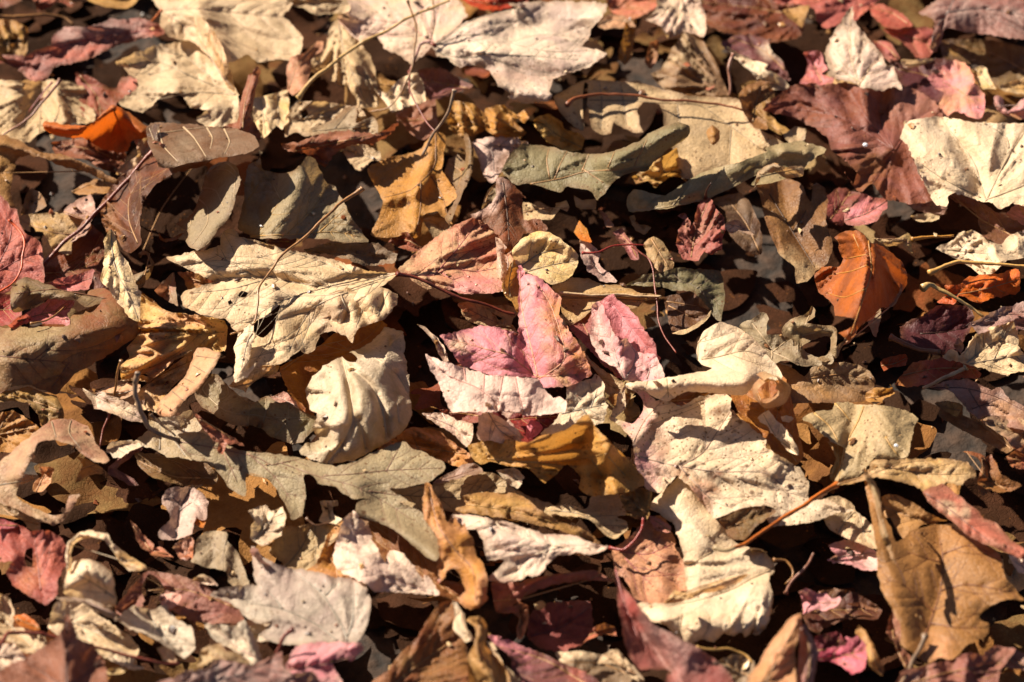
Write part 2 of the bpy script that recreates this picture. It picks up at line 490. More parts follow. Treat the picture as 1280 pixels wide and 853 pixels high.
def stalk_mesh(name, root, origin, s, z0, z1, r, col, r1=None, sag=None):
    q = catmull(P_(s), False, 4); n = len(q)
    t = np.linspace(0, 1, n)
    if isinstance(z0, (list, tuple)):
        hz = np.interp(t, np.linspace(0, 1, len(z0)), z0)
    else: hz = z0 + (z1 - z0) * t
    p3 = place(q[:, 0], q[:, 1], 3.0 + (hz - 3.0) * 1.45)
    if origin is None:
        lo = p3.min(0); hi = p3.max(0); origin = ((lo[0] + hi[0]) / 2, (lo[1] + hi[1]) / 2, lo[2])
        if root is not None: root.location = origin
    jr = random.Random(n * 7 + int(q[0, 0])); ph = jr.uniform(0, 6)
    tt = np.arange(n)
    p3 = p3 + np.stack([.00045 * np.sin(tt * .55 + ph) * (tt > 0), np.zeros(n), .0004 * np.sin(tt * .41 + ph * 2)], -1) + .0003 * np.stack([vnoise(tt / 2.3, tt * 0 + k + ph, 5) for k in range(3)], -1)
    V, F = tube(p3, r * .42 * PXM, (r1 if r1 else r * .8) * .36 * PXM, 8, .7)
    if root is None:
        return link_mesh(name, V, F, stalkmat(col), None, origin, loc=origin)
    return link_mesh(name, V, F, stalkmat(col), root, origin)

def L(name, label, z, outline, c1, c2=None, tilt=(0, 0), ridges=(), curl=(.42, 12), wob=.12, mix=.5, spots=None, holes=(),
      veins=(), side=True, se=None, sm=1, paint=(), stem=None, extra=(), vcol='tan', sp=17, vw=1., rough=.5, trans=.30, scale=40, group='fallen leaves', pucker=.06, res=2.7):
    root = bpy.data.objects.new(name, None); COL.objects.link(root); root.empty_display_size = .01
    root['label'] = label; root['category'] = 'leaf'; root['group'] = group
    if spots is None: spots = random.Random(label).choice([0, 0, .15, .3, .5])
    FOLD[0] = dict(oak_leaf=.30, oval_leaf=.4, rolled_leaf=.25, ivy_leaf=.3, curved_leaf=.5, narrow_leaf=.6, maple_leaf=.5).get(name, 1.0)
    m = leafmat(c1, c2 or c1, mix, spots, rough, trans, scale)
    pts = P_(outline)
    sh, org = add_blade('blade', root, None, pts, z, tilt, ridges, curl, wob, m, holes, veins, side, se, sm, paint, res, vcol, sp, vw, pucker=pucker)
    for ex in extra:
        ex = dict(ex); nm = ex.pop('name', 'folded_lobe'); ol = P_(ex.pop('o')); cc = ex.pop('c', (c1, c2 or c1)); zz = ex.pop('z', z)
        mm = leafmat(cc[0], cc[1], ex.pop('mix', mix), ex.pop('spots', spots), rough, trans, scale)
        a = dict(tilt=(0, 0), ridges=(), curl=curl, wob=wob, vcol=vcol, serr=se, smooth=sm); a.update(ex)
        add_blade(nm, root, org, ol, zz, a.pop('tilt'), a.pop('ridges'), a.pop('curl'), a.pop('wob'), mm, **a)
    if stem:
        stalk_mesh('petiole', root, org, *stem)
    LEAVES.append((label, root, pts.mean(0)))
    return root

def T(label, s, z0, z1, r, col, r1=None, name='leaf_stalk', cat='leaf stalk', group='loose leaf stalks'):
    o = stalk_mesh(name, None, None, s, z0, z1, r, col, r1)
    o['label'] = label; o['category'] = cat; o['group'] = group
    return o

def no_paint(me):
    at = me.attributes.new('paint', 'FLOAT_COLOR', 'POINT')
    at.data.foreach_set('color', np.zeros(len(me.vertices) * 4, np.float32))

def spiral_part(name, root, pix, z, R0, R1, turns, depth, axis, mat, start=0.0):
    """a curled leaf tip: a ribbon wound round its axis, built at the spot"""
    p = P_(pix)[0]; c = Vector(place(np.array([p[0]]), np.array([p[1]]), np.array([3.0 + (z - 3.0) * 1.45]))[0])
    ax = Vector(axis).normalized(); a = ax.cross(Vector((0, 0, 1))).normalized(); b = a.cross(ax)
    n = int(26 * turns); m = 7; V = []; F = []
    for i in range(n + 1):
        t = i / n; an = start + t * turns * 6.283; R = R0 + (R1 - R0) * t
        for j in range(m + 1):
            v = j / m
            w_ = (v - .5) * depth * (1 - .45 * t) + .0012 * math.sin(an * 2.3 + j)
            RR = R * (1 + .05 * math.sin(5 * an + j * .9)) * (1 + .14 * (v - .5))
            V.append(tuple(c + a * math.cos(an) * RR + b * math.sin(an) * RR * .9 + ax * w_))
    for i in range(n):
        for j in range(m): F.append((i * (m + 1) + j, i * (m + 1) + j + 1, (i + 1) * (m + 1) + j + 1, (i + 1) * (m + 1) + j))
    o = link_mesh(name, V, F, mat, root, tuple(root.location)); no_paint(o.data)
    return o
# ------------------------------------------------------------------ the leaves one can pick out, back of the plot to the front
# ---- far left
L('maple_leaf','mauve pink leaf with a ragged upper margin lying across the dark gap at far left',4.2,'11| -30,280 60,305 170,388 215,372 245,312 330,292 420,268 520,215 600,195 690,172 760,160 745,120 640,85 560,98 520,88 480,108 400,128 300,128 245,175 238,212 100,262 0,255','mauve','salmon',tilt=(.3,.8),ridges=[('11|250,200 450,130 700,110',.5,16)],paint=[('11|300,150 500,110 640,100',20,'lav',.7)],veins=['11| 760,140 520,160 300,215 100,290'],vcol='rose',wob=.2)
L('maple_leaf','large cream leaf with a drooping fold at the top left of the plot',5.0,'11| 690,-60 750,60 742,110 780,165 890,192 960,250 1040,300 1150,250 1190,280 1235,290 1261,240 12| 60,285 130,272 230,280 255,180 200,110 160,70 200,20 100,-60 11| 1000,-80','cream','beige',tilt=(0,.1),ridges=[('11|930,60 1000,180 1060,300',.7,16),('11|750,60 1000,30 1250,60',.35,22)],veins=['11|745,50 900,40 1100,60 12|160,80','11|745,50 850,120 950,230'],vcol='gold',mix=.35,extra=[dict(name='folded_lobe',o='11| 905,60 960,110 1020,190 1060,300 1095,420 1060,410 990,290 930,200 900,120',z=5.9,ridges=[('11|940,80 1060,330',.5,10)],veins=(),c=('cream','tan'))],stem=('11|750,50 720,85 670,120',5.1,4.4,4,'orange',2.5))
L('maple_leaf','cream leaf with jagged left teeth and rolled lower edge, left of the spiky scrap',4.6,'11| 535,292 620,250 720,215 870,193 960,215 1010,290 1060,350 1095,430 1105,490 1100,560 1040,590 960,585 910,555 960,515 880,490 850,450 820,438 770,432 725,468 690,500 660,516 600,502 548,475 620,425 642,400 632,362 602,345 585,318 570,312','cream','beige',tilt=(-.1,-.2),ridges=[('11|820,420 900,480 1000,500',.6,14)],veins=['11|1095,440 900,360 740,290 600,300','11|1095,440 900,430 700,470','11|1000,380 870,270 760,240'],vcol='khaki',holes=['11| 592,300 600,294 606,302 600,312'],sm=1,mix=.3,wob=.2)
T('thick rust brown stalk curving over a dark hollow at the far left edge','11| -30,75 100,78 220,72 290,78 340,115',5.4,4.6,8,'oak',4)
L('crumpled_leaf','dark ochre crumpled leaf with yellow blotches against the left edge under the thick curved stalk',3.8,'11| -40,95 60,95 125,130 130,230 100,290 30,290 -40,250','oak','gold',mix=.5,spots=.4,wob=.35,holes=['11| 20,180 110,185 100,200 10,205'])
L('oval_leaf','orange brown leaf end touching the top edge left of the large cream leaf',4.6,'11| 400,-50 650,-50 625,15 570,42 470,30 410,0','tan','gold',tilt=(0,.5),veins=['11|420,-20 600,0'])
L('crumpled_leaf','small dusky red leaf scrap at the top left edge',4.4,'11| 150,-40 270,-30 345,18 330,36 270,12 200,48 172,54','rust','salmon',wob=.3)
L('narrow_leaf','small bronze leaf edge in the top left corner',3.8,'11| -40,-40 120,-40 90,10 20,40 -40,30','brown','rose')
L('maple_leaf','dull red pointed maple lobe standing behind the orange cup leaf',3.9,'11| 352,338 440,370 500,405 545,412 560,370 600,355 640,372 625,425 545,480 480,560 400,580 365,480 362,400','rust','salmon',tilt=(0,.9),veins=['11|370,350 450,450 470,560'],se=(1.4,9),paint=[('11|400,400',16,'rose',.7)])
L('maple_leaf','crinkled cream leaf at the left edge crossed by two thin mauve stalks',4.0,'11| -40,380 160,380 270,375 380,400 412,450 440,560 330,572 240,590 170,625 130,658 60,650 -40,630','cream2','beige',mix=.6,wob=.28,ridges=[('11|260,400 300,560',.5,10),('11|180,390 120,600',-.4,12)],veins=['11|200,400 180,620','11|260,400 350,540'],vcol='taupe')
T('thin mauve brown stalk slanting over the crinkled cream leaf at the left edge','11| 280,368 180,500 60,600 -40,660',5.6,4.4,5,'brownpink',3)
T('short dark stalk crossing the left cream leaf beside the longer slanting one','11| 240,380 180,460 130,520',5.2,4.4,3,'rose',2)
L('oval_leaf','orange leaf folded into a cup with a glowing rim and dark hollow at upper left',4.8,'11| 202,600 206,562 300,575 400,583 440,560 480,520 515,488 560,500 640,555 700,600 680,640 610,655 590,705 500,700 420,662 380,640 300,636 240,620','orange','oak',tilt=(.1,.1),ridges=[('11|210,580 330,600 430,570 515,490',1.5,12),('11|540,510 660,610',.8,10)],curl=(.1,6),paint=[('11|200,600 400,620 460,560',14,'orange',.9)],mix=.4,trans=.35,vcol='orange',veins=['11|520,495 560,600 590,680'])
L('oak_leaf','rust tan arched leaf at the left edge bridging a black hollow',5.0,'11| -40,640 90,652 170,698 300,720 400,762 540,830 600,853 540,860 400,800 280,770 200,730 90,728 62,800 50,900 70,960 60,1020 -40,1000','oak','tan',tilt=(-.2,.2),ridges=[('11|0,660 170,705 350,745 540,835',.6,10)],curl=(-.3,8),paint=[('11|-30,700 40,800',16,'gold',.5)],mix=.5)
L('crumpled_leaf','pale cream crumpled scrap tucked under the curled veined leaf, left of its stalk',4.4,'11| 620,640 700,648 745,780 650,835 540,810 560,770 640,720','cream','peach',wob=.35)
L('crumpled_leaf','row of small red brown crumpled scraps below the orange cup leaf',3.6,'11| 240,660 380,640 560,700 590,720 560,800 480,790 400,740 260,720','rust','brownpink',wob=.6)
L('rolled_leaf','grey brown leaf rolled lengthwise with pale arched ribs and a spiral end',6.6,'11| 680,600 700,572 760,570 840,574 1000,590 1110,602 1190,640 1195,685 1120,716 960,742 850,762 800,782 740,778 720,740 690,680','taupe','brown',wob=.3,tilt=(.1,-.3),ridges=[('11|720,740 860,758 960,742 1190,695',1.7,27)],curl=(-.3,7),veins=['11|735,600 760,680 830,755','11|740,620 880,600 970,590','11|850,590 900,640 960,735','11|960,595 985,640 975,690','11|1040,600 1065,660 1040,715'],side=False,vcol='beige',vw=1.2,paint=[('11|860,700',20,'grey',.6)],mix=.5,
  stem=('11|710,700 620,800 530,900 21|440,215 330,320 240,400 195,455',6.3,4.0,6,'stalkred',7),
  extra=[dict(name='curled_tip',o='11| 690,590 720,575 745,580 730,620 735,680 760,720 810,755 835,760 790,762 735,735 700,690 682,640',z=7.2,c=('dark','brown'),wob=.08)])
L('curved_leaf','tall rust red leaf standing on edge like a hood beneath the rolled ribbed leaf',5.1,'21| 540,330 495,300 470,240 460,180 490,120 545,50 620,0 740,-60 880,-90 1040,-70 940,-10 800,30 720,80 670,150 650,230 650,310 655,352 610,395 570,380','rust','dark',tilt=(0,.5),ridges=[('21|655,340 650,230 670,150 720,80 800,30 940,-10',2.3,24)],curl=(.4,7),wob=.5,mix=.6,paint=[('21|500,200 520,330',12,'oak',.8)],veins=['21|640,350 600,250 600,140 660,40'])
L('crumpled_leaf','spiky crumpled red brown scrap standing upright beside the rolled ribbed leaf',6.3,'11| 1195,308 1208,330 1192,400 1175,480 1160,540 1200,600 1210,650 1150,622 1110,622 1035,585 1100,560 1108,490 1130,420 1150,350','brownpink','rust',tilt=(0,1.6),ridges=[('11|1190,330 1140,500 1120,600',.7,7)],wob=.35,curl=(.3,5),mix=.6)
# ---- upper middle
L('crumpled_leaf','pale yellow folded leaf with creases right of the spiky upright scrap',4.8,'12| 25,462 100,440 182,418 192,500 190,565 155,602 130,582 72,642 35,600 24,530','cream','yellow',ridges=[('12|100,440 90,620',.4,12)],veins=['12|60,460 80,620','12|140,440 140,580'],vcol='khaki',wob=.2)
L('crumpled_leaf','cream scrap with a ragged hole just above the spiky curved leaf edge',4.9,'12| 172,635 178,540 225,475 320,468 420,482 520,500 560,560 480,580 340,620 270,632 215,615','cream','beige',holes=['12| 245,520 268,505 280,525 270,550 255,552'],wob=.3,mix=.5)
L('oak_leaf','small grey beige oak leaf with rounded lobes above the spiky curved leaf edge',5.2,'12| 295,632 292,600 340,580 395,555 450,500 498,490 505,530 500,570 545,550 585,545 602,570 598,632 520,625 460,612 400,628','beige','grey',ridges=[('12|300,600 500,600',.25,14)],veins=['12|300,610 400,600 500,590 590,590','12|400,600 450,540 490,500','12|490,610 540,580 585,555'],vcol='taupe',side=False)
L('narrow_leaf','long spiky red brown leaf edge curving like a horn at upper middle',5.7,'12| 155,672 230,665 300,640 380,618 480,612 590,626 650,600 700,555 675,610 630,640 570,668 490,668 430,690 390,730 360,775 320,750 270,712 200,700','rust','brownpink',tilt=(0,.6),se=(2.2,8),wob=.4,ridges=[('12|230,680 380,650 560,640 690,565',.8,8)],mix=.6)
L('crumpled_leaf','beige crumpled leaf with a folded corner under the straw coloured stalk',4.6,'12| 388,110 430,78 470,140 520,190 560,250 592,330 602,490 520,502 450,492 448,395 380,372 290,332 300,280 350,245 372,150','beige','cream2',wob=.32,ridges=[('12|430,120 520,400',.6,16)],veins=['12|420,110 450,250 540,460'],vcol='taupe',mix=.6)
L('oval_leaf','smooth pinkish tan leaf folded over left of the straw coloured stalk',4.9,'12| 178,330 200,265 260,245 310,200 345,190 342,235 300,262 290,330 262,402 205,442 182,405','brownpink','peach',ridges=[('12|230,250 250,400',.6,14)],wob=.12)
L('crumpled_leaf','cream leaf scrap at the top edge right of the large folded cream leaf',4.3,'12| 170,-40 480,-40 470,60 400,62 320,72 260,40 200,20','cream','beige',wob=.25)
L('maple_leaf','broad whitish leaf at the top edge under the tip of the straw coloured stalk',5.4,'12| 412,82 480,45 465,-40 900,-50 990,20 1010,80 900,185 860,210 800,260 760,292 700,252 640,225 600,172 520,196 455,135','whitepink','cream',tilt=(0,-.1),ridges=[('12|500,60 800,130',.3,30)],veins=['12|860,205 740,120 560,90','12|860,205 820,80 800,-20'],vcol='peach',mix=.5)
L('maple_leaf','large mauve white maple leaf with curved veins at top middle',6.2,'12| 858,215 900,180 1000,110 1120,70 1261,38 13| 60,20 200,12 330,8 450,10 512,22 500,62 445,125 425,180 392,215 460,232 512,252 430,310 330,338 262,368 240,425 260,440 240,470 150,478 60,455 12|1230,440 1160,400 1155,370 1120,330 1060,300 980,312 930,270 880,258','pale','lav',tilt=(0,-.15),ridges=[('13|-60,240 120,255 440,290',.5,16),('13|60,150 250,110 420,160',-.5,16),('13|0,390 120,430 240,440',.6,12)],veins=['12|865,215 1000,115 1140,60 1261,40','12|865,215 1000,165 1150,165 13|60,200 250,240 460,235','12|900,250 1010,270 1130,245 13|0,250 180,262 380,280','12|870,230 980,300 1080,330'],vcol='brownpink',mix=.6,trans=.2,wob=.18,curl=(-.5,14),paint=[('13|0,350 150,340 300,330',14,'brownpink',.35)],
  stem=('12|868,215 838,198 800,205 775,260 750,345',6.2,5.6,5,'stalkred',4))
T('thin maroon stalk arching down from the mauve white leaf to the ochre oak leaf','12|745,330 755,430 790,510 830,570 875,612',5.8,6.1,3,'stalkred',3)
T('thin rust stalk looping left below the mauve white maple leaf','12|740,0 770,80 778,200 750,340 710,430 640,505 560,520',7.6,4.8,3.2,'oak',3)
T('very thin upright brown stalk above the dark red fold of the mauve white leaf','12|860,-10 862,100 850,200',7.2,6.4,2.2,'oak',2)
T('long straw coloured stalk lying diagonally over pale leaves at top middle','12|230,452 290,380 400,290 520,205 700,110 830,45 935,5',5.8,7.4,6,'straw',4.5)
L('crumpled_leaf','pale cream leaf with accordion creases below the long straw coloured stalk',4.9,'12|572,400 640,432 700,370 780,338 812,380 826,470 760,490 668,522 640,480','pale','cream',ridges=[('12|700,380 720,500',.3,6),('12|760,350 780,480',.3,6),('12|640,430 670,510',.3,6)],veins=['12|660,450 810,430'],wob=.15)
L('narrow_leaf','small tan leaf curl left of the accordion creased cream leaf',4.8,'12| 562,375 600,360 690,380 690,415 620,420 570,400','tan','gold',wob=.2)
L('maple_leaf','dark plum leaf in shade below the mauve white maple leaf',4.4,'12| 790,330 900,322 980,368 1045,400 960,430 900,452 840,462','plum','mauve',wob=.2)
L('maple_leaf','flat rust brown leaf behind the crossing thin stalks at upper middle',3.9,'12| 690,530 780,478 862,468 880,560 870,610 800,650 740,600','rust','brownpink',wob=.2)
L('crumpled_leaf','golden crinkled leaf with rounded folds left of its twin at upper middle',4.8,'12| 920,540 958,468 1040,478 1100,530 1112,600 1000,642 935,600','gold','ochre',ridges=[('12|980,480 1010,620',.35,6),('12|1040,500 1060,610',.35,6),('12|940,520 1100,560',.5,14)],wob=.25,mix=.4)
L('crumpled_leaf','golden crinkled leaf bunched just right of a similar one and above the lavender leaf',4.7,'12| 1098,505 1180,488 1261,545 13|80,560 140,618 100,650 40,640 12|1150,632 1105,600','gold','ochre',ridges=[('12|1140,500 1150,620',.35,6),('13|0,540 20,630',.4,7)],wob=.28)
L('maple_leaf','small lavender leaf with a toothed drooping tip above the pink rust leaf',4.9,'12| 1038,658 1130,633 1261,640 13|90,640 150,662 105,700 50,722 25,800 0,760 12|1205,700 1208,740 1180,780 1132,846 1098,820 1070,740 1050,692','lav','whitepink',ridges=[('12|1100,680 1130,830',.4,14)],veins=['12|1050,655 1130,700 1140,830','12|1100,670 1261,690'],se=(1.2,8),vcol='mauve')
L('oak_leaf','ochre oak leaf with pointed lobes crossed by stalks at upper middle',5.0,'12| 555,780 640,735 780,700 830,650 872,610 918,640 908,720 900,790 22| 930,60 972,130 915,190 946,262 870,202 815,225 802,310 765,322 790,250 780,290 680,320 570,312 610,215 622,150 575,60','tan','ochre',tilt=(.1,.1),ridges=[('12|870,620 22|800,80 600,150',.5,12),('22|800,80 780,300',.35,10)],veins=['12|870,620 870,720 22|860,0 760,100 620,140','22|800,60 800,180 780,300','22|850,40 900,130 930,240'],side=False,mix=.4,vcol='oak')
T('dark crooked twig pointing up from where the thin stalks meet the ochre oak leaf','12|960,420 940,500 900,560 870,605 830,680 800,730',8.2,5.8,5,'taupe',5)
L('curved_leaf','narrow olive brown leaf strip curving down beside the ochre oak leaf',5.0,'12| 1000,615 1022,625 1046,700 22|1042,20 1000,110 960,200 930,265 912,230 968,135 935,60 12|905,820 928,742 975,722 1005,750 1010,690','olive','taupe',ridges=[('12|1020,640 1030,800 22|940,240',.7,10)],veins=['12|930,760 990,800 22|970,100'],wob=.15)
L('oak_leaf','broad pale beige oak leaf with a dark keyhole gap at upper right of centre',5.0,'13| 270,450 328,410 422,372 560,378 700,395 900,442 1130,462 1180,570 1330,660 1380,720 1260,760 1050,780 870,835 830,730 780,600 776,530 750,480 690,474 660,505 672,590 682,616 640,615 600,600 545,568 530,620 480,622 440,590 432,520 418,490 405,606 340,572 285,500','beige','cream2',tilt=(.1,.15),holes=['13| 412,380 428,390 420,500 405,560 402,450'],ridges=[('13|300,480 600,490 900,560',.25,40)],veins=['13|430,465 600,468 750,478 940,490 1080,580 1240,700','13|590,470 580,400','13|590,470 605,580','13|490,465 480,380','13|490,465 485,600','13|840,480 850,560 870,620','13|1090,600 1080,760','13|980,500 1080,480'],side=False,vcol='taupe',mix=.45,vw=.9)  # first vein starts along the red stalk's cast shadow, drawn as a rib
T('long red stalk lying across the broad pale beige oak leaf','13|330,490 360,465 400,450 500,435 640,445 780,462 900,470 1030,482 1150,515',5.8,5.7,5,'rust',4)
L('seed_husk','small ochre seed husk resting on the broad beige oak leaf',6.0,'13|975,610 1000,580 1035,600 1035,650 1010,672 980,645','gold','oak',ridges=[('13|1000,590 1010,660',.5,8)],wob=.1,group='seed husks')
L('oak_leaf','grey green oak leaf curling up to a rounded roll at its right end',6.4,'13| 28,790 60,722 130,665 180,672 260,680 330,702 430,716 540,702 640,665 710,620 770,590 850,566 895,585 890,632 800,692 730,750 690,800 23| 640,20 560,50 470,150 440,110 330,90 300,112 150,72 90,80 30,20','greygreen','greygreen',tilt=(.6,.2),ridges=[('13|540,740 700,660 870,590',1.3,20),('13|100,720 400,760',.25,30)],veins=['23|160,75 300,50 13|420,797 600,785 700,770','13|250,830 235,740 250,680','13|270,835 300,760 330,702','13|400,795 430,715','13|520,780 550,705','13|640,770 700,650','23|400,5 500,70'],side=False,vcol='tan',vw=1.1,mix=.5,wob=.15)
L('oak_leaf','long narrow grey green oak leaf with a pale curled tip at upper right',6.0,'23| 610,190 612,130 650,100 780,128 870,70 13|1000,780 1100,760 1261,705 14|60,690 130,668 180,660 250,660 345,692 290,740 245,775 230,812 160,832 80,853 0,860 23|1205,35 1100,90 960,150 800,186 640,205','greygreen','khaki',tilt=(.2,.1),ridges=[('23|700,150 13|1100,800 1261,730',.5,16),('14|150,700 250,700',.6,9)],veins=['23|620,200 800,182 960,146 1100,88 1210,30','23|700,190 760,130','23|820,175 900,70','23|960,140 1040,20','23|1080,90 13|1240,740'],side=False,vcol='khaki',mix=.55,wob=.18,
  extra=[dict(name='curled_tip',o='14| 25,800 60,770 110,760 160,775 235,770 235,810 170,830 110,800 50,810 25,853 10,880',z=6.9,c=('cream2','grey'),ridges=[('14|30,820 100,775 220,790',.5,6)])])
L('crumpled_leaf','cream leaf scrap at the top edge right of the mauve white maple leaf',4.9,'13| 760,-40 920,-40 962,40 980,130 962,172 880,150 800,180 760,120 690,95 740,50','cream','whitepink',wob=.3,veins=['13|860,-20 880,140'])
L('crumpled_leaf','beige leaf with a brown folded lower side above the broad beige oak leaf',4.5,'13| 770,320 820,220 880,150 960,190 1020,300 1080,440 950,442 800,425 740,380 720,340','beige','brown',wob=.28,ridges=[('13|880,160 830,400',.5,14)],paint=[('13|960,220 1040,420 830,400',16,'brown',.85)])
L('narrow_leaf','short golden blade standing in the gap right of the mauve white leaf',4.4,'13| 600,100 648,95 640,180 630,262 595,305 568,270 585,180','gold','oak',tilt=(0,1.4))
L('narrow_leaf','second narrow brown blade standing in the dark gap, right of the golden one',4.2,'13| 715,200 752,190 750,260 720,320 690,290','brownpink','oak',tilt=(0,1.2))
L('crumpled_leaf','pinkish cream scrap above the dark gap right of the mauve white leaf',4.6,'13| 470,110 520,65 600,80 650,125 585,132 480,132','cream','peach',wob=.25)
L('maple_leaf','tan leaf with a red vein at the top edge above the short golden blade',4.1,'13| 500,-40 760,-40 770,10 700,60 620,90 540,60 520,20','tan','salmon',wob=.25,veins=['13|500,70 600,10 650,-30'],vcol='red')
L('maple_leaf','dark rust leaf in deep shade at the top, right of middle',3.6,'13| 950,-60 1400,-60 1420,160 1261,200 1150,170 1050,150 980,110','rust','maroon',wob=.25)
L('maple_leaf','plum grey leaf hanging over the cream strip near the top right',4.2,'13| 1050,200 1130,160 1200,168 1261,190 14|80,220 140,290 170,370 60,340 13|1200,280 1080,235','mauve','plum',wob=.2,paint=[('14|90,240',14,'pale',.9)])
L('narrow_leaf','cream leaf strip lying diagonally beside a drooping brown rolled leaf near top right',4.6,'13| 1065,220 1190,280 1261,300 14|60,318 140,362 175,410 100,422 40,400 0,345 13|1220,350 1150,310','pale','cream',wob=.2)
T('upright brown stalk right of the beige leaf near the top','13|1105,250 1080,330 1085,440',5.6,4.6,6,'brownpink',5)
L('rolled_leaf','brown rolled leaf with a round open end near top right of the beige oak leaf',5.6,'13| 1128,440 1160,400 1220,378 1300,380 14|60,400 110,430 40,480 0,520 13|1250,560 1261,600 1200,590 1150,530','brown','oak',ridges=[('13|1150,430 1261,395',.8,12)],wob=.25,paint=[('13|1240,470',14,'tan',.6)])
L('maple_leaf','red leaf scrap at the top edge in the middle',4.4,'12| 970,-40 1261,-40 13|152,-40 140,15 0,48 12|1130,52 1030,22','red','redor',wob=.2)
# ---- far right
L('maple_leaf','broad dusky rose leaf at the top edge right of centre',4.2,'14| 60,-50 130,20 200,15 290,40 300,92 340,130 400,110 480,90 560,20 620,-50','salmon','rose',wob=.2,tilt=(0,.2),veins=['14|600,-20 480,40 350,60'],vcol='rose')
L('narrow_leaf','small ochre triangle hanging at the top right beneath the dusky rose leaf',4.5,'14|145,52 270,20 250,75 230,128 190,100','tan','gold')
L('maple_leaf','pale cream pointed leaf standing upright near the top right',5.6,'14| 460,28 470,100 510,145 542,190 560,200 600,258 625,310 650,305 670,350 692,412 655,402 600,418 545,405 510,408 485,388 420,372 352,350 362,322 345,282 343,240 362,195 380,150 412,105 440,60','pale','whitepink',tilt=(.1,.9),ridges=[('14|460,40 470,250 500,400',.5,26)],veins=['14|500,400 460,270 455,150 460,50','14|490,380 420,330 370,300','14|500,390 560,300 600,280'],se=(1.6,10),vcol='cream2',mix=.4)
L('maple_leaf','wide mauve red maple leaf with soft creases and a water drop at upper right',5.0,'14| 55,517 100,460 180,402 270,388 330,400 420,384 500,396 600,410 700,405 760,420 840,470 885,545 760,560 710,620 735,720 800,820 24| 800,60 835,150 740,165 620,142 560,70 500,110 425,20 14|470,853 490,800 440,752 370,692 350,640 300,600 180,540','mauve','rust',tilt=(0,.1),ridges=[('14|500,400 560,560 640,690',.6,16),('14|350,420 420,560 470,680',.45,16),('14|610,420 600,600',-.6,12)],veins=['14|660,700 540,560 440,400','14|660,700 600,560 600,420','14|660,700 760,560 840,500','14|660,700 400,540 100,500','14|660,700 560,853'],vcol='rust',mix=.4,paint=[('14|700,500 800,480',22,'brownpink',.8),('24|500,50 14|560,760',22,'oak',.6)],wob=.22)
L('maple_leaf','large smooth cream maple leaf with veins fanning upward at the right edge',5.9,'14| 690,640 705,590 740,560 800,548 900,550 1040,570 1261,575 1400,570 24| 1400,170 1210,165 1150,190 1110,158 1060,150 950,115 905,130 902,180 860,172 828,125 775,20 14|790,840 735,700 718,660','cream','pale',tilt=(.1,-.1),ridges=[('14|880,570 1000,700 24|1060,100',-.5,14),('14|960,600 1080,720',.4,20),('14|800,600 900,800',.4,26)],veins=['24|1085,155 14|1060,853 1020,740 890,570','24|1085,155 14|1180,740 1280,590','24|1085,150 14|1261,860 1400,760','24|1060,140 900,60 780,-20','14|1190,690 1180,640 1110,590'],side=False,vcol='brownpink',mix=.35,wob=.2,vw=1.3)
L('maple_leaf','peach pink leaf with a scalloped edge behind the large cream maple leaf',4.8,'14| 818,358 880,310 940,280 1005,310 1030,380 1078,440 1072,530 1055,552 1000,532 940,512 900,545 865,500 890,432 850,412','peach','pink',ridges=[('14|1000,420 1030,540',.4,10)],veins=['14|960,420 1040,480','14|960,420 880,380'],wob=.22)
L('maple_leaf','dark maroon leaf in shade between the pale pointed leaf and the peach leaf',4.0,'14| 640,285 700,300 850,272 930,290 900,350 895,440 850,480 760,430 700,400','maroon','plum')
L('narrow_leaf','small creamy strip above the dark maroon shaded leaf at upper right',4.6,'14| 688,278 760,275 852,270 800,300 730,318 700,312','pale','whitepink')
L('crumpled_leaf','bright salmon scraps of a curled leaf left of the pale upright pointed leaf',4.5,'14| 238,245 310,235 330,270 330,292 355,322 320,345 382,362 372,392 330,392 310,412 262,395 218,388 250,335 262,290','salmon','pink',wob=.3)
L('maple_leaf','salmon red folded leaf near the top right, between two darker leaves',4.8,'14| 540,30 600,22 690,60 742,122 640,132 600,110 560,70','salmon','red',tilt=(0,.5))
L('maple_leaf','dusky red leaf with a straight cut lower side at top right',4.4,'14| 610,140 780,128 850,138 858,190 825,262 765,268 700,200','rose','salmon',veins=['14|620,140 820,200'])
L('crumpled_leaf','small rose scrap right of the pale upright pointed leaf',4.2,'14| 560,190 640,200 690,270 640,290 590,240','rose','salmon')
L('maple_leaf','wide mauve grey leaf with a dark midrib in the top right corner',5.4,'14| 780,60 840,10 930,-40 1200,-50 1330,40 1330,200 1261,182 1000,150 900,130 870,200 850,240 825,220 850,150 840,90','lav','mauve',tilt=(0,.2),ridges=[('14|860,40 1100,20 1261,60',.6,22)],curl=(-.6,16),veins=['14|945,-20 900,70 845,140 830,230','14|900,60 1060,40 1261,70'],vcol='plum',mix=.55,paint=[('14|900,140 1261,170',18,'mauve',.7)])
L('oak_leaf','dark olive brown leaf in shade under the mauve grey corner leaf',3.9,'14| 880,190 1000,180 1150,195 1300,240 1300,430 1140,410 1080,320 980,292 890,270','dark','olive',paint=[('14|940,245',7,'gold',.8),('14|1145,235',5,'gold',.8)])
L('crumpled_leaf','pale greenish cream scrap standing right of the peach pink leaf',4.9,'14| 1018,330 1060,308 1090,320 1105,370 1132,415 1070,412 1040,380','pale','yellow')
L('crumpled_leaf','mustard leaf edge at the right border near the top',4.4,'14| 1150,400 1261,360 1320,400 1300,440 1170,425','gold','cream')
L('rolled_leaf','pink cupped leaf with a dark inside at the right edge above the cream maple leaf',4.6,'14| 1118,460 1135,440 1160,455 1185,520 1230,480 1300,430 1300,550 1200,545 1140,515','whitepink','pink',ridges=[('14|1130,460 1180,525 1261,500',.6,7)])
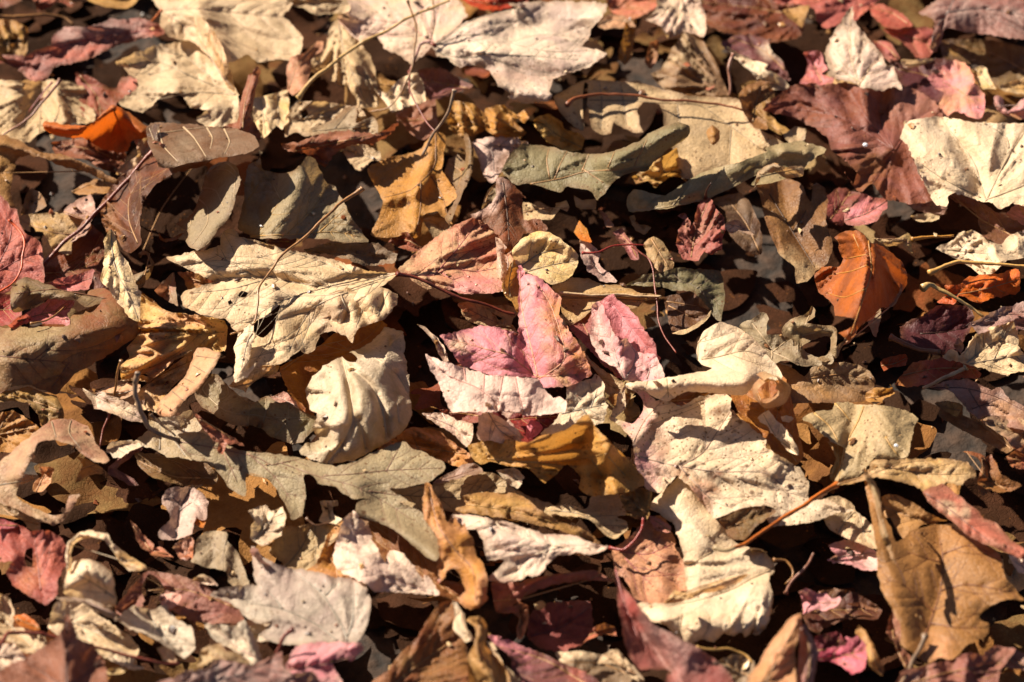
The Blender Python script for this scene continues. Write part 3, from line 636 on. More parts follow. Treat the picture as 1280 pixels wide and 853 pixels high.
L('curved_leaf','dark brown leaf with olive patches left of the mauve red maple leaf',4.4,'14| -60,400 0,375 80,395 110,450 60,500 110,560 180,610 120,620 40,570 -60,560','brown','gold',mix=.55,wob=.3)
L('crumpled_leaf','tiny beige scrap under the left tip of the mauve red maple leaf',4.6,'14| 145,630 200,588 250,600 245,650 180,665','beige','taupe')
# ---- left middle
L('maple_leaf','rose red leaf at the left edge with a thin red stalk bowed across it',4.9,'21| -60,110 30,150 45,185 75,195 90,260 120,312 165,330 190,362 205,530 100,520 60,560 0,585 -60,580','rose','salmon',tilt=(-.2,.1),ridges=[('21|-30,300 100,330',.3,30)],se=(1.0,10),paint=[('21|0,300',30,'salmon',.5)],veins=['21|-40,500 40,350 60,210','21|-40,500 100,420 180,400'],vcol='rose',stem=('21|45,240 95,300 115,370 95,470 50,540 -20,590',6.0,5.3,4,'redor',3))
L('maple_leaf','small pink serrated triangle of leaf in the shade right of the rose red leaf',4.4,'21| 205,545 280,512 380,490 432,472 412,562 300,568','pink','salmon',se=(1.2,7))
L('oak_leaf','tan leaf with small dark holes beneath the long red brown stalk at left',4.2,'21| 85,228 200,210 320,212 410,240 422,290 335,345 330,400 250,385 200,300 125,292','beige','gold',holes=['21| 140,265 160,280 165,310 150,330 142,300'],wob=.2,mix=.55)
L('maple_leaf','pinkish beige serrated leaf piece poking over the tan leaf at left',4.5,'21| 295,208 330,165 422,125 440,200 405,295 330,345 360,290 380,240','brownpink','whitepink',se=(1,7),veins=['21|300,205 420,250'])
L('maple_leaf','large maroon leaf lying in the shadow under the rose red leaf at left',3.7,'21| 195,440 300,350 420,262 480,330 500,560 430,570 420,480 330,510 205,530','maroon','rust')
L('curved_leaf','tan scrap curling in the shaded hollow at left below the arched rust leaf',3.9,'21| 100,215 120,130 150,92 200,130 215,175 150,215','taupe','oak',tilt=(0,.8))
L('curved_leaf','flat ochre brown leaf strip under the cream scrap left of the hood shaped leaf',4.0,'21| 330,110 440,55 560,60 530,110 420,130','tan','oak')
L('rolled_leaf','big olive brown leaf rolled into a thick bulge at the left edge',5.2,'21| -60,750 20,745 100,735 310,732 335,680 410,646 400,600 420,565 490,560 560,615 632,710 650,770 31| 605,20 500,90 420,135 350,175 300,230 262,270 150,235 60,235 -60,285','olive','rust',tilt=(-.2,0),ridges=[('21|60,853 350,760 560,680',1.7,42)],curl=(-.5,14),veins=['31|-40,90 160,110 320,125','31|160,110 250,40','31|320,125 240,240'],side=True,vcol='rust',mix=.5,wob=.16,paint=[('31|60,60 200,20',42,'khaki',.75),('31|560,40 480,100',26,'rust',.8)],sp=22,
  extra=[dict(name='upper_fold',o='21| 60,670 55,560 110,508 200,532 330,578 510,610 400,645 330,600 240,605 130,655',z=6.2,ridges=[('21|70,620 120,560 300,590',.7,12)],c=('olive','grey'),veins=())])
L('maple_leaf','salmon pink leaf scrap lying on the big olive rolled leaf',5.9,'21| 40,735 95,690 150,660 232,612 345,620 310,680 322,730 200,720 140,715 80,738','salmon','pink',wob=.12,tilt=(0,-.2))
L('maple_leaf','red rose leaf scrap at the left edge beside the salmon pink one',5.7,'21| -60,588 60,592 95,650 100,690 40,725 -60,730','rose','red')
T('small twisted brown stalk shadowing the salmon pink scrap','21|140,725 200,712 250,690 300,640',6.6,6.3,3,'oak',2.5)
L('narrow_leaf','cream narrow leaf standing on end above the yellow crumpled leaf at left',7.2,'21| 515,285 537,340 560,400 590,440 640,560 652,572 645,712 600,690 540,612 500,552 464,520 480,450 485,330','cream','yellow',tilt=(.1,.9),ridges=[('21|515,300 520,450 640,700',.5,14)],veins=['21|515,300 530,450 600,600 640,700'],se=(1,8),spots=.3,mix=.3,vcol='khaki',trans=.15)
L('curved_leaf','thin olive curl with a pale rim in the dark hollow at left',4.9,'21| 640,400 665,384 692,392 716,450 700,495 680,520 660,555 622,556 617,495 660,480 700,458 685,410','olive','grey',ridges=[('21|680,400 700,460 640,520',.6,6)])
L('curved_leaf','small brown claw shaped scrap left of the grey rolled leaf',4.8,'21| 735,300 760,330 800,325 855,300 820,335 770,345 738,325','tan','brown')
L('rolled_leaf','grey leaf rolled into a tube with pale hooped ribs at left of centre',5.6,'11| 945,825 985,770 1050,750 1105,780 1112,830 21|1115,50 1090,150 1062,230 1010,292 970,350 910,382 860,345 872,300 818,262 880,222 920,150 940,70 11| 940,853','dusk','grey',tilt=(.1,.1),ridges=[('11|1112,830 21|1110,50 1090,150 1062,230 1010,292 910,382',2.0,30)],curl=(-.4,7),veins=['21|970,15 1050,10 1100,50','21|945,95 1000,105 1040,190','21|910,140 960,180 960,260 890,360','21|880,215 885,260 860,300','11|960,800 1050,760 1100,810','21|1090,50 1085,150'],side=False,vcol='beige',mix=.6,wob=.12)
L('oak_leaf','broad grey oak leaf draped like a tent with a golden midrib',5.9,'11| 1130,853 1150,770 1195,745 1215,700 12| 50,700 70,780 130,800 190,800 245,760 270,725 310,740 335,790 370,853 22|400,80 440,150 480,230 540,310 555,345 440,345 330,330 180,330 10,322 21| 1160,310 1105,285 1115,210 1135,120 1122,50','warmgrey','dusk',tilt=(-.1,.0),ridges=[('12|270,730 22|200,120 120,300',1.0,26),('22|130,60 60,200',-.5,14)],veins=['22|0,318 180,310 400,298 560,330','22|45,305 130,180 155,150','22|185,305 300,190 385,65','22|330,300 450,190','22|0,150 95,10','22|150,150 90,40 30,-20'],vcol='gold',sp=15,mix=.5,wob=.16,holes=['12| 80,745 130,700 230,700 248,740 215,790 150,805 95,790'])
L('narrow_leaf','small grey serrated leaf behind the big cream maple leaf, under the rust stalk',5.3,'22| 255,385 360,350 480,352 600,350 650,385 690,400 680,440 640,445 560,455 480,430 380,400 300,395','grey','taupe',se=(1,8),veins=['22|270,385 450,395 640,420'])
L('crumpled_leaf','tiny purple scrap on the golden midrib of the tent shaped oak leaf',5.9,'22| 90,345 130,315 180,305 225,335 205,375 150,372','plum','mauve')
L('crumpled_leaf','tiny reddish scrap between the cream maple leaf and the ochre oak leaf',4.6,'22| 650,345 690,305 740,300 780,345 815,380 750,385 700,370','rust','salmon',wob=.3)

L('curved_leaf','dark inner leaf wall deep in the black cavity behind the rust red hood leaf',3.4,'21| 640,60 760,10 960,-10 960,150 880,300 760,400 640,420','gapshade','gapshade2',wob=.1,side=False,rough=.7)  # near-black colour puts the cavity's shade into this leaf
# ---- centre
L('maple_leaf','big cream maple leaf spread out left of centre, the largest pale one',6.4,'21| 770,420 840,405 900,385 960,382 1020,362 1025,320 1042,290 1080,283 1110,320 1170,332 1261,368 22| 0,332 150,372 300,402 440,442 570,482 690,488 655,520 610,558 650,562 692,598 682,640 630,692 570,722 500,750 485,812 455,780 400,752 330,772 310,840 280,860 250,853 32| 240,62 180,112 130,130 60,150 10,172 0,130 31|1190,120 1150,180 1085,212 1095,110 21|1095,830 1110,775 1080,742 1050,700 940,682 860,645 842,600 860,572 930,550 1000,528 960,512 900,482','cream','cream2',tilt=(0,-.05),ridges=[('21|1000,525 1150,512 1261,505 22|100,505 300,560 480,520 650,495',-.55,8),('22|640,500 400,560 0,520',.35,22),('22|420,620 440,760',.7,14),('22|560,600 600,700',.6,14),('22|640,570 500,640 330,620',.45,16),('22|100,640 180,800',.4,16)],extra=[dict(name='folded_lobe',o='22| 380,590 460,560 560,600 610,558 650,562 692,598 682,640 650,680 620,705 570,722 500,750 485,812 455,780 400,752 370,700',z=6.9,tilt=(0,-.2),ridges=[('22|560,600 600,700',.5,9),('22|480,640 510,740',.4,9),('22|650,580 650,660',.4,8)],veins=('22|610,565 540,640 500,740','22|650,575 620,640 600,690')),dict(name='curled_lobe',o='21| 1085,830 1110,775 1150,730 1200,700 1261,680 22| 60,690 20,722 30,765 10,853 32| 0,150 31|1190,125 1150,180 1085,212 1095,110',z=6.7,c=('pale','cream'),ridges=[('21|1180,740 31|1130,120',.5,12)],veins=('21|1220,700 1150,800 31|1120,150',))],holes=['22| 22,722 90,680 152,632 140,670 118,740 70,788 30,765','21| 1100,590 1120,570 1150,580 1140,598 1110,600','21| 1055,620 1070,612 1078,628 1062,636'],
  veins=['22|690,492 560,520 400,552 240,535 100,512 21|1180,500 1000,400','22|690,492 540,540 380,590 200,600 60,670 21|1200,690 1110,760','22|600,530 430,590 300,650 230,760 190,853','22|690,492 480,490 300,420 150,380','21|1261,510 1080,560 900,580','22|430,590 470,700 480,790'],vcol='tan',mix=.35,spots=.4,wob=.13,curl=(-.25,10),se=(1.1,12),sp=15,stem=('22|690,492 740,498 860,545 980,600 1100,635 1240,680',6.5,5.2,5,'stalkred',5),paint=[('22|400,650 350,700',18,'lav',.5)])
T('long rust red stalk lying diagonally over the big cream maple leaf','22|530,95 420,170 320,270 230,345 130,440 50,570 21|1180,720 1068,775',8.2,6.9,5,'oak',3)
L('maple_leaf','whitish leaf bulging like a cabbage with strong ribs left of centre',5.4,'32| 268,250 300,192 350,142 430,100 490,70 560,40 620,-20 22|630,740 715,762 725,853 32| 722,80 742,180 748,270 758,350 742,412 700,455 600,520 500,572 380,592 300,572 243,545 250,510 330,482 300,432 320,382 318,360 290,340','pale','warmgrey',tilt=(-.1,.0),mix=.35,ridges=[('32|490,200 510,330',2.2,58),('32|440,110 480,280 485,400 440,500',-.35,6),('32|480,150 580,240 625,360 640,460',-.35,6),('32|545,520 530,440 515,390',-.3,5),('32|690,180 745,270',-.3,6),('32|350,200 380,330 350,450',-.25,6)],curl=(-1.1,16),veins=['32|370,590 440,500 485,400 480,280 440,110','32|640,460 625,360 580,240 480,150 440,115','32|745,270 690,180 600,110 540,80','32|545,520 530,440 515,390','32|700,400 690,300'],vcol='cream',vw=1.3,wob=.07,se=(1,10),side=False,holes=['32|432,90 440,78 480,78 508,105 500,122 460,118'],paint=[('32|350,200 400,180',22,'pale',.7)])
L('maple_leaf','glowing orange brown leaf in the shade behind the cabbage shaped whitish leaf',4.2,'32| 150,150 240,100 320,60 400,-10 480,-80 640,-60 640,100 500,130 330,260 300,370 240,345 190,260','ochre','rust',tilt=(0,.2),trans=.4,veins=['32|160,160 300,60 450,20'])
L('maple_leaf','small pinkish scrap with a torn edge under the mottled yellow strip left of centre',4.6,'32| 100,285 175,262 212,300 238,345 180,315 130,300','whitepink','salmon')
L('narrow_leaf','mottled yellow brown strip crossing below the big cream maple leaf',5.9,'31| 1060,230 1120,185 1180,160 1261,140 32| 60,140 145,135 130,180 60,190 0,240 31|1140,260','gold','cream',mix=.5,spots=.6,tilt=(0,.5),ridges=[('31|1100,220 32|100,150',.4,10)])
L('crumpled_leaf','spotted yellow crumpled leaf left of the big cream maple leaf',5.2,'21| 650,590 700,620 790,668 900,680 1030,705 1056,740 1040,853 31| 1035,70 950,85 830,100 720,190 660,180 560,205 560,140 600,100 590,50 21|640,770','yellow','peach',tilt=(0,.1),spots=.75,ridges=[('21|780,740 1000,760',.5,12),('31|620,130 700,40',.5,12),('31|720,30 850,60',.4,10)],wob=.38,mix=.45,curl=(.3,7),vcol='gold',veins=['21|1040,760 900,770 750,720'])
L('rolled_leaf','pale tan leaf rolled into a tight tube below the yellow crumpled leaf',6.0,'31| 900,75 940,52 1018,80 1002,130 962,190 920,242 852,302 800,372 733,362 745,300 820,230 872,160','beige','peach',tilt=(0,0),ridges=[('31|1015,90 1002,130 962,190 920,242 852,302 800,372',1.5,19)],veins=['31|860,200 900,220','31|800,260 850,300','31|900,140 950,170','31|890,90 1000,105','31|870,240 830,225','31|760,320 800,350'],curl=(-.3,5),wob=.22,mix=.7,spots=.5,vcol='oak',side=False,
  extra=[dict(name='tube_end',o='31| 735,362 760,330 800,345 810,372 780,378',z=6.6,c=('rust','brown'),ridges=())])
L('crumpled_leaf','golden brown crumpled leaf tucked beneath the tight tan tube',4.8,'31| 560,205 620,170 720,190 840,110 890,75 875,160 790,250 742,300 740,360 700,350 620,330 640,260 690,215','ochre','cream',wob=.45,mix=.5,spots=.3)
L('narrow_leaf','short cream strip left of the dark green tipped stalk',5.0,'31| 455,265 500,230 560,212 650,225 640,262 560,295 500,290','cream','peach',ridges=[('31|470,260 640,240',.4,7)])
L('narrow_leaf','small greyish pink leaf triangle left of the big cream maple leaf',5.2,'21| 716,572 760,520 802,480 815,555 822,640 780,622','brownpink','grey',veins=['21|800,490 770,600'])
L('maple_leaf','mauve scrap with ochre beside the left lobe of the big cream maple leaf',4.9,'21| 820,490 900,480 960,520 1000,530 930,560 870,575 860,520','rose','gold')
L('maple_leaf','orange brown flat piece under the left part of the yellow crumpled leaf',4.6,'21| 640,580 720,620 770,700 785,770 720,800 650,760 640,680','ochre','oak',spots=.5)
L('oak_leaf','grey green serrated leaf with straight ribs under the whitish cabbage leaf',4.9,'31|905,262 960,200 985,178 1005,178 1060,230 1128,292 1160,312 1210,290 1261,272 32| 90,278 140,310 190,308 255,352 325,375 310,425 250,492 205,502 120,476 60,432 0,410 31|1215,432 1190,382 1150,416 1080,412 1000,372 930,322','grey','greygreen',tilt=(.1,0),veins=['31|990,190 940,250 1050,350 1200,370 32|100,380 300,380','31|1020,300 1060,270 1040,200','31|1150,410 1155,320','32|60,430 85,340 78,280','32|120,470 180,400 190,320','32|200,500 250,430 300,370'],side=False,vcol='khaki',mix=.5,ridges=[('31|1100,330 32|250,400',.3,20)])
L('oak_leaf','long olive tan oak leaf with smooth rounded lobes and a bent grey stalk',5.8,'31| 815,475 830,455 900,444 970,460 1080,520 1170,540 1261,545 32| 120,546 240,565 330,590 400,602 500,582 620,522 720,490 760,520 860,562 912,590 912,622 850,672 740,702 655,712 740,760 42| 700,20 800,60 850,140 885,215 885,268 860,290 780,232 700,160 600,112 500,80 505,20 32|560,752 480,752 400,700 340,690 285,640 255,655 268,740 250,832 205,850 180,800 140,722 80,660 0,640 31| 1210,645 1140,642 1137,742 1060,702 1020,642 960,590 890,572 840,520','warmgrey','dusk',tilt=(.1,.0),ridges=[('31|900,480 32|100,600 500,720',.35,20),('42|500,60 700,140 870,280',.45,12),('32|500,620 860,600',.35,30)],curl=(.15,8),veins=['31|830,490 1000,520 1180,560 1261,600 32|150,590 320,650 500,700 650,780 760,853','32|350,650 500,640 640,625 900,612','32|0,545 120,650 200,760','31|1040,545 1100,680','32|640,630 700,520','31|830,500 900,575','32|560,720 700,740','32|150,590 250,570'],side=True,sp=24,pucker=.03,vcol='oak',vw=.8,mix=.5,wob=.07,trans=.2,
  stem=('31|830,490 750,462 690,420 650,350 632,280 628,200 636,170',5.6,8.6,6,'taupe',9))
L('oak_leaf','flat tan beige oak leaf lying right of the long olive tan oak leaf',4.6,'32| 640,715 850,690 1000,652 1090,630 1160,645 1240,700 33| 40,660 100,720 200,760 280,790 270,840 0,840 32|1100,800 1000,822 900,812 880,880 820,860 740,800','beige','khaki',tilt=(0,.1),veins=['32|700,740 1000,750 33|0,720','32|1100,720 1180,670'],vcol='taupe',side=True)
L('oak_leaf','smooth orange tan pointed leaf sloping down to the right at lower centre',5.3,'32| 990,742 1090,725 1200,728 33| 0,728 90,730 150,760 200,802 43| 300,110 400,140 482,210 420,200 330,160 200,125 90,100 0,95 42| 1261,108 1100,80 980,68 960,50 1010,30','tan','gold',tilt=(-.2,.4),ridges=[('32|1020,780 33|50,790 43|350,160',.4,16)],veins=['32|1000,780 33|0,800 43|200,90 440,190'],vcol='gold',side=True,mix=.4)
L('crumpled_leaf','crinkled ochre orange leaf between the cabbage leaf and the tan oak lobe',4.5,'32| 590,540 680,462 760,422 830,425 900,450 960,500 1030,545 1045,590 980,608 900,580 850,560 760,520 720,500','ochre','peach',wob=.45,mix=.5,spots=.2)
L('narrow_leaf','small blue grey leaf wedge above the flat tan beige oak leaf',4.9,'32| 858,690 910,650 1000,600 1050,590 1090,632 1000,650 930,675','lav','taupe',se=(1,7))
L('maple_leaf','rose and cream spotted leaf slanting down to the stalk of the big cream maple leaf',5.3,'22| 700,470 760,412 800,380 825,360 850,340 940,280 1040,232 1100,245 1160,300 1200,360 1261,420 23| 80,480 40,560 22|1200,560 1150,578 1000,582 920,560 820,560 760,520','salmon','cream2',tilt=(.1,.1),mix=.62,spots=.45,ridges=[('22|1060,250 900,420',.35,20),('22|720,480 900,520 1150,560',.3,14)],veins=['22|712,492 850,500 930,470 1060,480 1150,465','22|860,500 950,400 1060,260','22|900,490 1000,550'],vcol='rose',se=(1,9),wob=.25,paint=[('22|1000,560 1150,540',18,'pink',.7),('22|860,470 920,330',20,'peach',.5)])
L('maple_leaf','rust red leaf with a curled crest above the spotted rose leaf',5.9,'22|1030,222 1080,200 1130,170 1155,120 1150,60 1180,45 1240,88 1290,140 23| 118,135 130,240 200,240 242,282 200,310 130,302 70,380 40,400 22|1200,370 1150,300 1100,248','rust','brown',tilt=(.1,1.0),ridges=[('22|1160,60 1180,200 1200,330',.5,18)],mix=.4,paint=[('22|1180,80 1130,180 1060,215',8,'whitepink',.8)],veins=['22|1180,60 1200,200 23|60,340'],vcol='brown')
L('narrow_leaf','whitish pink narrow lobe left of the upright pink leaf',5.8,'22|1145,322 1180,330 1240,380 23| 40,400 62,450 45,520 30,565 0,572 22|1200,570 1150,480 1155,400','whitepink','pale',ridges=[('22|1170,340 1220,560',.3,12)])
L('oval_leaf','pale yellow cupped leaf with a crinkled rim above the upright pink leaf',6.0,'23| 72,385 100,350 130,320 200,295 262,305 330,350 382,400 378,450 345,508 260,542 222,522 150,490 105,460 80,420','cream','yellow',tilt=(0,.3),spots=.35,ridges=[('23|90,390 200,310 340,360',.5,10)],veins=['23|110,460 200,400 320,370','23|150,480 260,450 370,430'],vcol='khaki',
  extra=[dict(name='curled_edge',o='23| 90,420 60,460 30,540 38,590 70,620 100,668 112,570 105,480 120,455',z=6.0,c=('ochre','gold'),ridges=[('23|60,470 35,560 90,650',.5,8)])])
L('oak_leaf','flat mustard brown leaf with parallel creases behind the upright pink leaf',5.0,'23| 258,552 350,510 430,515 500,540 585,545 645,572 770,592 762,606 690,618 640,655 560,650 480,630 400,700 340,732 310,680 292,600','gold','beige',ridges=[('23|300,585 500,580 760,600',.5,8)],veins=['23|290,580 450,590 700,600','23|300,600 480,605 690,615'],side=False,spots=.3,vcol='oak',vw=1.6,mix=.5)
L('maple_leaf','small whitish leaf with a mauve foot right of the pale yellow cupped leaf',4.9,'23| 388,340 440,350 482,400 470,440 560,520 500,530 430,470 395,400','whitepink','lav',paint=[('23|460,470',16,'mauve',.8)])
L('narrow_leaf','tiny orange leaf curl above the small whitish leaf',5.3,'23| 362,300 390,245 410,270 445,345 410,340 375,322','ochre','orange')
L('maple_leaf','bright pink leaf standing up with an orange right margin at the centre',6.6,'23| 105,462 140,490 182,502 230,535 265,570 300,602 290,680 340,760 400,853 33| 432,140 440,182 330,235 280,232 210,235 190,192 100,190 0,186 32|1170,188 1090,170 1000,142 950,82 890,0 22| 890,782 975,762 1040,742 1080,730 1150,742 1261,770 23| 40,745 105,770','pink','pink',tilt=(0,.1),ridges=[('23|110,470 105,770 33|180,180',-.5,14),('23|170,520 33|300,100',.5,22),('22|930,790 33|50,80',.4,20)],veins=['33|195,190 170,80 23|120,650 110,480','33|195,195 60,90 22|1150,853 920,790','33|200,200 320,100 23|260,650 180,520','33|195,190 380,180'],vcol='peach',mix=.25,paint=[('23|150,560 33|60,60',9,'whitepink',.5),('22|950,800 1000,820',11,'cream',.9),('33|425,165 370,60 23|320,760 285,660',27,'ochre',.98),('33|310,205',12,'yellow',.9),('33|240,60 260,170',8,'oak',.7)],spots=.15,wob=.10,sp=14,trans=.3)
L('maple_leaf','long pale pink leaf edge with fine ribs below the bright pink leaf',7.0,'32| 820,88 860,100 900,122 950,130 1100,180 1261,190 33| 100,192 200,208 215,240 262,288 290,280 328,312 320,352 200,365 130,367 60,350 0,350 32|1261,355 1100,350 950,352 900,262 870,192','whitepink','whitepink',tilt=(-.1,-.3),ridges=[('32|860,140 1050,240 33|150,270',.5,20)],veins=['32|840,110 940,190 1060,240 1150,310 33|0,340','32|1095,180 1090,290','32|1180,190 1160,320','33|90,195 100,250 130,355','32|1000,150 1010,210'],side=False,vcol='peach',se=(1.1,8),mix=.5,wob=.12)
L('narrow_leaf','thin cream edge curving beside the left tooth of the bright pink leaf',6.2,'22| 783,728 820,740 880,790 910,830 32| 930,120 900,115 870,50 22|850,790','cream','whitepink')
L('maple_leaf','pale pink ribbed lobe below the long pale pink leaf edge, left one of three',5.6,'32| 812,362 900,358 970,390 1042,412 1040,480 1012,515 950,452 860,402','whitepink','pale',tilt=(-.1,0),veins=['32|830,370 950,420 1020,490','32|900,360 930,410'],se=(1,8),vcol='whitepink')
L('maple_leaf','pale pink pointed lobe standing in front of the dark gap, middle one of three',5.9,'32| 1068,480 1068,372 1085,366 1100,310 1140,362 1200,400 1261,452 1261,500 1150,490','whitepink','cream',veins=['32|1100,330 1160,430 1230,480'],ridges=[('32|1100,320 1180,470',.3,12)],se=(1,8))
L('maple_leaf','finely ribbed whitish pink lobe above the spotted ochre leaf, right one of three',5.5,'32|1235,350 33| 20,360 60,390 122,472 80,486 0,482 32|1180,480 1190,420','whitepink','lav',veins=['33|0,370 60,430 110,470'])
L('crumpled_leaf','rose red strip between the pale pink lobes and the long pale pink edge',5.1,'32| 885,345 980,345 1095,355 1062,402 1002,402 940,380','rose','mauve')
L('crumpled_leaf','tiny bright crimson scrap below the long pale pink leaf edge',4.9,'33| 142,420 165,390 200,398 218,432 190,465 150,480 138,450','hotpink','pink')
L('maple_leaf','dark wine red leaf in the gap under the long pale pink leaf edge',4.3,'33| -60,340 120,340 300,300 340,330 250,420 180,500 60,480','maroon','red')
L('maple_leaf','deep rose leaf sloping into shade left of the folded pink leaf',5.0,'23| 342,742 400,700 448,650 470,760 500,853 33| 560,150 610,205 560,190 490,120 430,60','rose','mauve',tilt=(.2,.3))
L('maple_leaf','pink leaf folded lengthwise into a V with a pale outer side, right of centre',6.8,'23| 445,642 482,618 520,700 552,780 580,800 600,790 655,853 33| 735,90 782,190 722,206 600,205 560,150 490,110 447,35 440,0 23| 440,740','whitepink','pink',tilt=(.2,.2),ridges=[('33|600,200 23|540,720 480,625',.4,12)],veins=['33|595,200 560,120 540,30 23|500,740 470,650','33|570,130 530,60','33|600,200 640,130 655,40','33|700,200 720,130'],vcol='mauve',se=(1,8),mix=.35,
  extra=[dict(name='folded_half',o='23| 480,625 510,600 545,583 560,610 610,650 650,690 690,760 730,800 748,870 33| 765,100 740,130 690,95 600,40 23|560,790 510,690',z=6.2,c=('pink','rose'),ridges=[('23|545,590 650,700 33|745,80',.5,12)],tilt=(.5,.4),veins=('23|545,640 640,760 33|700,60',))])
L('maple_leaf','pale grey leaf piece with a blue grey vein below the bright pink leaf',6.0,'33| 208,458 262,410 300,360 325,330 332,240 380,215 440,200 462,175 498,225 500,280 515,320 490,400 440,420 400,400 330,430 280,460','bluegrey','cream',tilt=(0,.1),veins=['33|290,365 400,340 515,318','33|440,335 470,250','33|400,340 440,390'],vcol='grey',mix=.5,wob=.15)
L('narrow_leaf','small beige veined leaf wedged between the pink leaf and the V folded leaf',5.6,'33| 395,60 440,110 500,160 590,215 580,265 520,270 470,240 480,180 430,130','khaki','beige',veins=['33|420,100 500,210 560,250'],side=True,sp=9)
L('crumpled_leaf','ochre leaf with dark speckles and an upturned brown back below the pink leaves',5.8,'33| -70,480 60,482 150,492 220,462 340,430 400,372 430,370 470,430 520,478 560,520 600,560 680,650 690,692 652,712 560,732 430,742 385,702 392,650 330,592 282,640 225,682 180,640 140,610 50,602 -20,580 32|1080,600 1030,560 1020,510 1080,492','gold','ochre',tilt=(0,.3),ridges=[('33|180,470 420,380 520,490',1.8,24),('33|420,600 440,730',.3,8),('33|520,560 560,720',.3,10)],spots=.95,mix=.4,wob=.25,curl=(0,8),veins=['33|-40,570 120,585 330,580 520,545','33|430,550 490,650','33|520,560 600,650'],vcol='gold',side=False)
L('crumpled_leaf','pale blue grey scrap left of the speckled ochre leaf',5.1,'33| 0,625 80,612 132,650 100,712 45,675','bluegrey','cream',wob=.3)
L('oak_leaf','light beige wavy edged leaf at lower centre under the speckled ochre leaf',5.0,'33| 230,800 330,782 420,800 440,745 560,730 610,820 560,840 43| 605,110 605,150 545,190 500,165 450,110 400,90 300,78','beige','cream2',wob=.2,veins=['33|240,810 400,830 43|540,180'],vcol='taupe')
L('crumpled_leaf','dark brown crumpled leaf lump right of the light beige wavy leaf',5.4,'33| 572,740 640,710 690,702 722,735 715,800 700,853 43|650,95 600,75 33|600,810','brown','gold',wob=.5,mix=.5)
L('maple_leaf','large cream leaf with pink flush and brown speckles right of centre',5.5,'33| 530,382 560,300 598,225 690,258 740,300 785,292 850,325 940,285 1065,270 1085,290 1085,350 1150,400 1250,480 34| 60,515 130,560 220,612 262,680 262,760 350,760 430,800 44| 470,60 380,70 320,102 220,118 100,130 60,80 110,50 50,28 0,42 33|1150,792 1060,832 1010,845 990,815 940,760 900,700 840,650 760,728 690,706 650,600 637,490 570,412','pale','cream',tilt=(0,-.05),spots=1.0,mix=.4,wob=.10,ridges=[('33|780,300 640,490',.5,10),('33|640,550 850,600 1261,640',.35,14),('33|900,480 1100,420',.25,26)],
  holes=['33| 600,245 650,262 680,300 682,345 660,380 632,408 590,395 552,382 600,335'],paint=[('33|690,420 740,480 660,560',22,'pink',.6),('33|730,660 670,600',16,'pink',.7),('33|715,410',5,'dark',1.0),('33|780,500 800,545',6,'oak',.9),('33|865,390 920,420',5,'brown',.8),('33|1000,370',4,'dark',1.0),('33|1060,350 1020,365',5,'dark',1.0),('33|1050,500',4,'brown',1.0),('33|980,640 1060,640',4,'dark',1.0),('33|1000,720 1060,760',5,'brown',1.0),('34|60,640 100,655',5,'brown',1.0),('33|640,420 690,290',14,'pink',.8),('33|850,620 1000,720',10,'peach',.7),('33|1040,640',5,'dark',1.0),('33|1000,800 960,760',6,'brown',1.0),('33|1040,355',7,'dark',1.0),('33|770,530 740,440',11,'brownpink',.9),('33|1030,360',9,'brown',1.0),('33|1040,640',6,'rust',.95),('33|930,740 980,810',13,'pink',.5),('33|1000,800',9,'oak',.7)],
  veins=['33|637,490 690,390 780,292','33|637,552 740,580 850,605 1030,630 1261,640 34|200,770','33|850,605 960,540 1085,350','33|850,605 1000,760 1100,800'],vcol='gold',side=True,sp=20,se=(1.0,10))
R_ = L('rolled_leaf','cream leaf rolled over into a long horizontal tube above the speckled cream leaf',6.5,'23| 932,812 960,762 1040,716 1100,730 1180,780 1261,853 34| 60,80 110,130 140,190 100,210 60,190 33|1215,200 1180,250 1130,278 1050,268 960,262 870,265 800,302 740,290 700,262 600,226 620,214 700,210 780,195 850,185 920,170 1000,155 950,130 930,90 935,20','cream','pale',tilt=(0,.1),ridges=[('33|640,225 900,215 1150,215',1.0,18),('23|1000,760 33|1120,60',.5,30)],curl=(-.3,7),veins=['33|935,112 1040,95 1150,70 1240,95','33|935,110 940,30 23|980,780','33|790,200 800,285','33|700,215 690,250'],side=True,sp=22,vcol='beige',mix=.35,wob=.12)
spiral_part('curled_tip', R_, '34|76,255', 7.6, .0098, .0062, 1.35, .016, (.25, -.85, .5), leafmat('cream2', 'rust', .3, .2, .5, .35, 40), 1.2)
L('curved_leaf','glowing rust brown leaf underside behind the rolled cream tube',4.6,'33| 1085,270 1180,220 1261,160 34| 160,200 200,380 240,560 200,600 100,540 33|1261,500 1150,400','ochre','rust',trans=.3)
L('narrow_leaf','small rust brown leaf piece seen between the cream tube and the speckled leaf',4.9,'33| 790,305 870,262 960,262 1050,270 940,290 860,325','oak','rust')
L('narrow_leaf','cream serrated sliver standing in the shade right of the speckled cream leaf',5.8,'34| 28,385 75,350 120,400 160,440 195,490 218,550 180,545 140,500 80,430','cream','pale',se=(1.2,8),tilt=(0,.4))
L('narrow_leaf','tiny white curl beside the cream serrated sliver',5.6,'34| 130,372 170,368 198,385 170,402 140,398','pale','cream')
